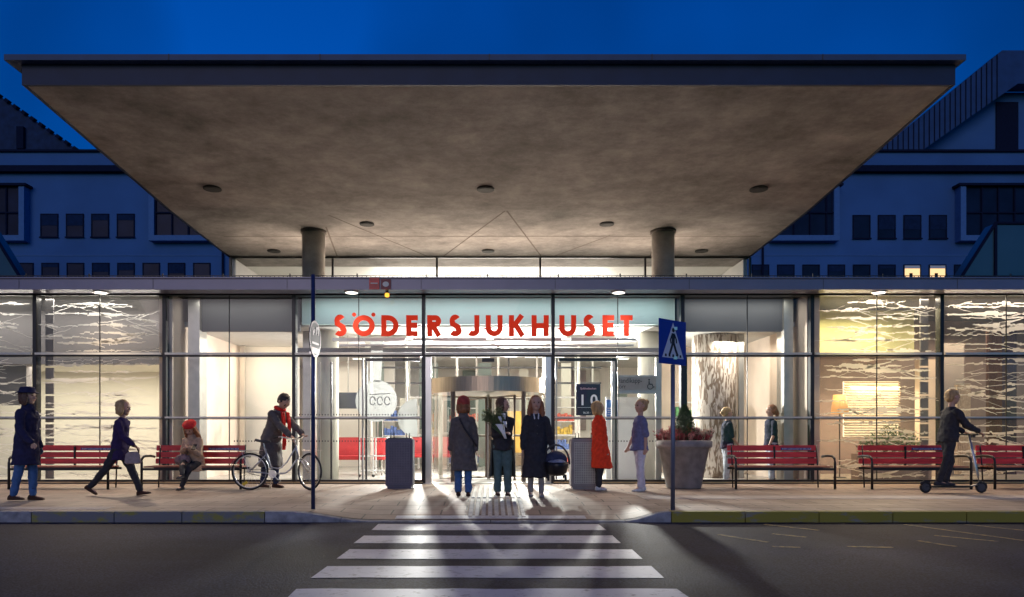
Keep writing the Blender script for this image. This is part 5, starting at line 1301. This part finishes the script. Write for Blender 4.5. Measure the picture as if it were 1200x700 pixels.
for s in (-1, 1):
    bm = B(); tube(bm, [(s*.14, -.16, .02), (s*.14, -.16, -.08)], .02, 10); obj('base_foot', bm, M['black'], cs); bm = B(); tube(bm, [(s*.14, .14, .02), (s*.14, .14, -.06)], .02, 10); obj('base_foot', bm, M['black'], cs)
# woman in red coat
person('blond woman in long bright red coat and white trainers beside the mesh bin', 703, gy(575), 22, 1.66, ((3, 3), (-5, 2)), ((4, 3, 6), (4, 3, 6)), -3, head=(-10, -2), top=dict(m=redc, hem=-.27, flare=.25, fat=1.1, collar=1, shift=.05), pants=(blackc,), shoes=whites, hair=('bob', h_blond))
# nurse in blue scrubs
person('nurse with blond bun in blue scrub top and white trousers facing the red coat', 749.5, gy(576), 192, 1.69, ((3, 3), (-6, 2)), ((-6, 6, 10), (10, 6, 16)), -2, head=(8, 0), top=dict(m=scrub, hem=-.07, flare=.1, fat=1.08, sleeve=.5), pants=(whitet, 1.08, 1.15), shoes=whites, hair=('bun', h_blond))
# indoor nurses
person('indoor nurse with low bun in dark blue scrub top standing by the bark patterned column', 852, 15.95, 8, 1.65, ((4, 3), (-4, 3)), ((6, 4, 30), (6, 4, 30)), 1, top=dict(m=scrubd, hem=-.07, fat=1.05, sleeve=.5), pants=(denim2, 1.1, 1.2), shoes=whites, hair=('lowbun', h_blond), vox=.01, group=None)
person('indoor nurse with long ponytail in navy scrub top seen behind the right bench', 903.5, 15.85, 188, 1.70, ((4, 3), (-4, 3)), ((6, 6, 20), (0, 6, 12)), 0, top=dict(m=scrubd, hem=-.07, fat=1.05, sleeve=.5), pants=(denim2, 1.1, 1.2), shoes=blackc, hair=('pony', h_aub), vox=.01)
# scooter and rider
scy = 12.75; scx = WX(1118, scy)
sc = empty('kick_scooter', (scx, scy, 0), 'black kick scooter ridden along the right pavement', 'scooter')
bm = B(); box(bm, -.42, .30, -.07, .07, .10, .13, .01); obj('deck', bm, M['black'], sc)
bm = B(); tube(bm, [(.30, 0, .12), (.44, 0, .16), (.42, 0, .30), (.26, 0, 1.02)], .02, 10); obj('stem', bm, M['steel'], sc, True)
bm = B(); tube(bm, [(.26, -.23, 1.03), (.26, .23, 1.03)], .014, 8); obj('handlebar', bm, M['black'], sc)
for x in (-.50, .48):
    bm = B(); tube(bm, [(x+.085*math.cos(2*PI*k/24), 0, .105+.085*math.sin(2*PI*k/24)) for k in range(24)], .02, 8, closed=True); w = obj('wheel', bm, M['rubber'], sc, True)
    bm = B(); lathe(bm, [(.065, -.012), (.065, .012)], seg=20)
    for v in bm.verts: v.co = Vector((v.co.x+x, v.co.z, v.co.y+.105))
    obj('hub', bm, M['dark'], w)
bm = B(); tube(bm, [(-.42, 0, .12), (-.50, 0, .11)], .015, 6); tube(bm, [(-.60, 0, .17), (-.52, 0, .215), (-.43, 0, .19)], .016, 6); obj('mudguard', bm, M['black'], sc)
bm = B(); obox(bm, (.32, 0, 1.0), .05, .10, .05); obj('lamp', bm, M['dark'], sc)
g, P, I = person('person in black clothes and blond hair riding the kick scooter', 1111, scy, 0, 1.74, hipz=.98, legtargets=((-.02, .045, .20), (-.20, -.05, .205)),
       arms=(('to', Vector((.40, .20, 1.08))), ('to', Vector((.40, -.20, 1.08)))), lean=6, head=(0, 6), top=dict(m=blackc, hem=-.05, fat=1.12), pants=(blackc, 1.05), shoes=blackc, hair=('short', h_blond), female=False)

# ------------------------------------------------------------------ indoor things
bc = empty('bark_patterned_column', (WX(837, 17.4), 17.4, 0), 'thick indoor column wrapped in tree bark print behind the glass', 'column')
bark = mat('bark_print', (.62, .54, .46), .6, var=.1, scale=5, stretch=(1, 1, .22), bump=0, col2=(.5, .42, .34))
nt = bark.node_tree; rp = [n for n in nt.nodes if n.type == 'VALTORGB'][0]; ns = [n for n in nt.nodes if n.type == 'TEX_NOISE'][0]
ns.inputs['Scale'].default_value = 15; ns.inputs['Detail'].default_value = 9; ns.inputs['Distortion'].default_value = 1.2
rp.color_ramp.elements[0].position = .44; rp.color_ramp.elements[0].color = (.20, .14, .10, 1); rp.color_ramp.elements[1].position = .54; rp.color_ramp.elements[1].color = (.66, .60, .54, 1)
bm = B(); lathe(bm, [(.52, .012), (.52, 3.39)], seg=48); obj('printed_wrap', bm, bark, bc, True)

def small_box_thing(name, loc, dims, m, label, cat, parts=()):
    g = empty(name, loc, label, cat); bm = B(); box(bm, -dims[0]/2, dims[0]/2, -dims[1]/2, dims[1]/2, 0, dims[2], .01); obj('body', bm, m, g); return g
sf = empty('red_sofa', (WX(412, 18.5), 18.5, .012), 'red upholstered sofa on steel legs seen through the left glass', 'sofa')
bm = B(); box(bm, -.85, .85, -.25, .3, .38, .48, .02); obj('seat', bm, M['bench_red'], sf); bm = B(); box(bm, -.85, .85, .3, .40, .45, .95, .02); obj('backrest', bm, mat('sofa_red', (.55, .08, .09), .6), sf)
for x in (-.8, .8):
    for y in (-.2, .33): bm = B(); tube(bm, [(x, y, 0), (x, y, .38)], .02, 8); obj('leg', bm, M['steel'], sf)
sf2 = copy_tree(sf); sf2.location.x = WX(500, 20.5); sf2.location.y = 20.5; sf2['label'] = 'small piece of red sofa visible left of the revolving door wings'
scn = empty('wall_screen', (WX(408, 17.2), 17.2, WZ(479, 17.2)), 'dark flat information screen hanging in the left lobby glass', 'screen'); bm = B(); box(bm, -.25, .25, -.03, .03, 0, .38); obj('display', bm, mat('screen_dark', (.04, .05, .07), .2), scn)
bm = B(); tube(bm, [(0, 0, .38), (0, 0, 3.39-WZ(479, 17.2))], .012, 6); obj('hanger', bm, M['steel'], scn)
# white decoration figures on the inner left glazing
for (px, py, r, lab) in ((441, 470, .46, 'large white round glass decal with grey scribble above the dark litter bin'), (488, 490, .42, 'white round decal partly hidden by the left door post')):
    Yd = FY+.75; d = empty('round_decal', (WX(px, Yd), Yd, WZ(py, Yd)), lab, 'decal', 'white round decals on the lobby glass')
    bm = B(); q = [(r*math.cos(2*PI*k/30), r*math.sin(2*PI*k/30)) for k in range(30)]
    if px == 488: q = [(min(x, .02), z_) for x, z_ in q]
    prism(bm, q, -.004, .004); obj('disc', bm, M['decal'], d)
    if px == 441:
        bm = B()
        for k in range(3): ribbon(bm, arc(-.08+.16*k, 0, .06, .09, 0, 330, 14), .02, -.008-.001*k, -.0045)
        ribbon(bm, [(-.15, .14), (.3, .16)], .015, -.012, -.0046); obj('scribble', bm, M['greywall'], d)
        bm = B(); prism(bm, [(-.05, r*.9), (.1, r*.9), (.16, 1.35), (-.14, 1.35)], -.003, .003); obj('stalk', bm, M['decal'], d)
for k, px in enumerate((431, 447, 474)):
    Yt = 17.6; t = empty('lobby_trolley', (WX(px, Yt), Yt, .012), ('white framed lobby trolley left of the dark litter bin', 'white framed lobby trolley just behind the dark litter bin', 'white framed lobby trolley right behind the dark litter bin')[k], 'trolley', 'white framed trolleys in the lobby')
    bm = B()
    for x in (-.16, .16):
        for y in (-.2, .2): tube(bm, [(x, y, .06), (x, y, .95)], .014, 6)
    for z_ in (.15, .5, .95): tube(bm, [(-.16, -.2, z_), (.16, -.2, z_), (.16, .2, z_), (-.16, .2, z_)], .012, 6, closed=True)
    obj('frame', bm, M['whitepaint'], t)
    for x in (-.16, .16):
        bm = B(); ell(bm, (x, -.2, .035), (.035, .018, .035)); obj('wheel', bm, M['rubber'], t)
# reception and shelves at the back
rc = empty('reception_desk', (0, 24.2, .012), 'pale reception desk deep inside the lobby behind the revolving door', 'desk')
bm = B(); box(bm, -2.2, 2.2, -.3, .3, 0, 1.05, .02); obj('counter', bm, mat('desk_wood', (.45, .33, .22), .5), rc); bm = B(); box(bm, -2.3, 2.3, -.38, .34, 1.052, 1.10); obj('desk_top', bm, M['whitepaint'], rc)
def rack(px, Y, label, seed, w=1.1, h=1.9):
    rnd = random.Random(seed); g = empty('display_shelf', (WX(px, Y), Y, .012), label, 'shelf', 'display shelves in the lobby')
    bm = B(); box(bm, -w/2, -w/2+.03, -.15, .15, 0, h); box(bm, w/2-.03, w/2, -.15, .15, 0, h)
    for k in range(5): z_ = .1+k*(h-.15)/4; box(bm, -w/2+.031, w/2-.031, -.15, .15, z_, z_+.025)
    obj('frame', bm, M['whitepaint'], g)
    for k in range(4):
        bm = B(); x = -w/2+.06; z_ = .127+k*(h-.15)/4
        while x < w/2-.15: ww = rnd.uniform(.05, .12); hh = rnd.uniform(.15, .32); box(bm, x, x+ww, -.12, .08, z_, z_+hh); x += ww+.01
        c = rnd.choice(((.6, .12, .08), (.1, .3, .12), (.7, .45, .08), (.12, .2, .5), (.5, .5, .5)))
        obj('shelf_goods', bm, mat('goods_%s' % 'abcdefgh'[rnd.randint(0, 7)], c, .5, var=.5, scale=14), g)
rack(806, 19.0, 'white shelf of coloured goods left of the bark patterned column', 1, .8)
rack(545, 23.2, 'white shelf of goods seen through the left door wings', 2)
rack(655, 22.5, 'white shelf of goods seen right of the revolving door', 3)
rack(470, 22.0, 'white shelf of goods deep behind the round decals', 5)
yp = empty('yellow_banner', (WX(604, 21), 21, .012), 'tall yellow banner seen through the revolving door', 'banner'); bm = B(); box(bm, -.22, .22, -.01, .01, .5, 1.7); obj('cloth', bm, mat('banner_yellow', (.75, .45, .10), .6), yp)
bm = B(); tube(bm, [(0, .02, 0), (0, .02, 1.72)], .012, 6); box(bm, -.2, .2, -.12, .12, 0, .02); obj('stand', bm, M['steel'], yp)
bp_ = empty('blue_notice', (WX(717, FY+1.58), FY+1.58, WZ(492, FY+1.5)), 'blue notice on the white door behind the nurse with bun', 'notice'); bm = B(); box(bm, -.13, .13, -.006, .0, 0, .46); obj('sheet', bm, mat('notice_blue', (.05, .16, .50), .5), bp_)
bm = B()
for k in range(5): box(bm, -.1, .06, -.009, -.0065, .06+.05*k, .075+.05*k)
obj('text_lines', bm, M['sign_white'], bp_)
# strip lamps hanging in the lobby
for k, (x, y) in enumerate(((-2.6, 17.4), (2.4, 17.4), (-.6, 21.5), (1.6, 21.5), (-3.6, 22.0), (3.6, 22.0))):
    g = empty('ceiling_lamp', (x, y, 3.36), ('linear ceiling lamp above the left lobby glass', 'linear ceiling lamp above the right lobby glass', 'far linear ceiling lamp left of centre', 'far linear ceiling lamp right of centre', 'far linear ceiling lamp at the left lobby end', 'far linear ceiling lamp at the right lobby end')[k], 'lamp', 'linear lamps in the lobby')
    bm = B(); box(bm, -.6, .6, -.06, .06, -.03, .035); obj('housing', bm, M['whitepaint'], g); bm = B(); box(bm, -.58, .58, -.05, .05, -.04, -.032); obj('tube', bm, M['strip'], g)
# right room: blinds, plant, curtains
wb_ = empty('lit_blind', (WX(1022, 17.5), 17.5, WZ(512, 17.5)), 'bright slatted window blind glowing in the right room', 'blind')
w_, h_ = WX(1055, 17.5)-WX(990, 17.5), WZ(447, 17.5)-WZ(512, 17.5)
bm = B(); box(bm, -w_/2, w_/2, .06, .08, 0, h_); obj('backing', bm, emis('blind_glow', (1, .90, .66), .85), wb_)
bm = B(); n = 22
for k in range(n): obox(bm, (0, 0, h_*(k+.5)/n), w_, .05, .022, (25, 0, 0))
obj('slats', bm, mat('slat', (.60, .48, .33), .5), wb_)
pp = empty('indoor_plant', (WX(1044, 16.3), 16.3, .5), 'leafy indoor plant in low trough behind the right bench', 'plant')
rnd = random.Random(9); pts = []
for k in range(1500):
    a = rnd.uniform(0, 2*PI); r = rnd.uniform(0, 1)**.6; pts.append((r*.75*math.cos(a), r*.25*math.sin(a), .12+rnd.uniform(0, .7)*(1-r*.7)))
leafblob('foliage', M['leaf2'], pp, pts, .09, 2, .6); bm = B(); box(bm, -.8, .8, -.2, .2, -.488, .1, .01); obj('trough', bm, M['mauve'], pp)
fl = empty('floor_lamp', (WX(984, 17), 17, .012), 'orange shaded lamp standing in the right room', 'lamp'); bm = B(); tube(bm, [(0, 0, 0), (0, 0, 1.5)], .015, 8); lathe(bm, [(.15, 0), (.13, .03)]); obj('stand', bm, M['dark'], fl)
bm = B(); lathe(bm, [(.12, 1.5), (.2, 1.5), (.14, 1.95), (.08, 1.95)], seg=24); obj('lamp_shade', bm, emis('shade_glow', (1, .55, .22), .28), fl, True)
for k, px in enumerate((1165, 1182, 1128)):
    Yc = 17.0; g = empty('curtain', (WX(px, Yc), Yc, .1), ('dark brown curtain hanging near the right picture edge', 'dark plum curtain at the right picture edge', 'pale striped curtain behind the scooter rider')[k], 'curtain', 'curtains in the far right room')
    bm = B(); n = 28; ww = .36; top_ = 3.4 if k < 2 else 2.1
    f = [bm.verts.new((-ww/2+ww*i/n, .04*math.sin(i*1.6), 0)) for i in range(n+1)]; e = [bm.verts.new((-ww/2+ww*i/n, .04*math.sin(i*1.6), top_)) for i in range(n+1)]
    for i in range(n): bm.faces.new((f[i], f[i+1], e[i+1], e[i]))
    obj('drape', bm, (cloth('curtain_brown', (.10, .05, .045)), cloth('curtain_plum', (.05, .04, .08)), cloth('curtain_pale', (.55, .45, .36)))[k], g, True)
    bm = B(); tube(bm, [(-ww/2, 0, top_+.02), (ww/2, 0, top_+.02)], .012, 6); obj('curtain_rail', bm, M['steel'], g)
# alcove paintings and benches behind the left clear bay
for (px, Y, w, h, zb, m, lab, nm) in ((222, 18.9, .14, .36, 1.5, 'bright', 'small bright vertical wall lamp in the left alcove', 'wall_lamp'), (925, 18.9, .12, .5, 1.4, 'bright', 'small bright vertical wall lamp in the right alcove', 'wall_lamp')):
    g = empty(nm, (WX(px, Y), Y, zb), lab, 'lamp', 'wall lamps in the alcoves'); bm = B(); box(bm, -w/2, w/2, -.03, .03, 0, h, .01); obj('diffuser', bm, M[m], g); bm = B(); box(bm, -w/2-.01, w/2+.01, .032, .05, -.02, h+.02); obj('back_plate', bm, M['steel'], g)
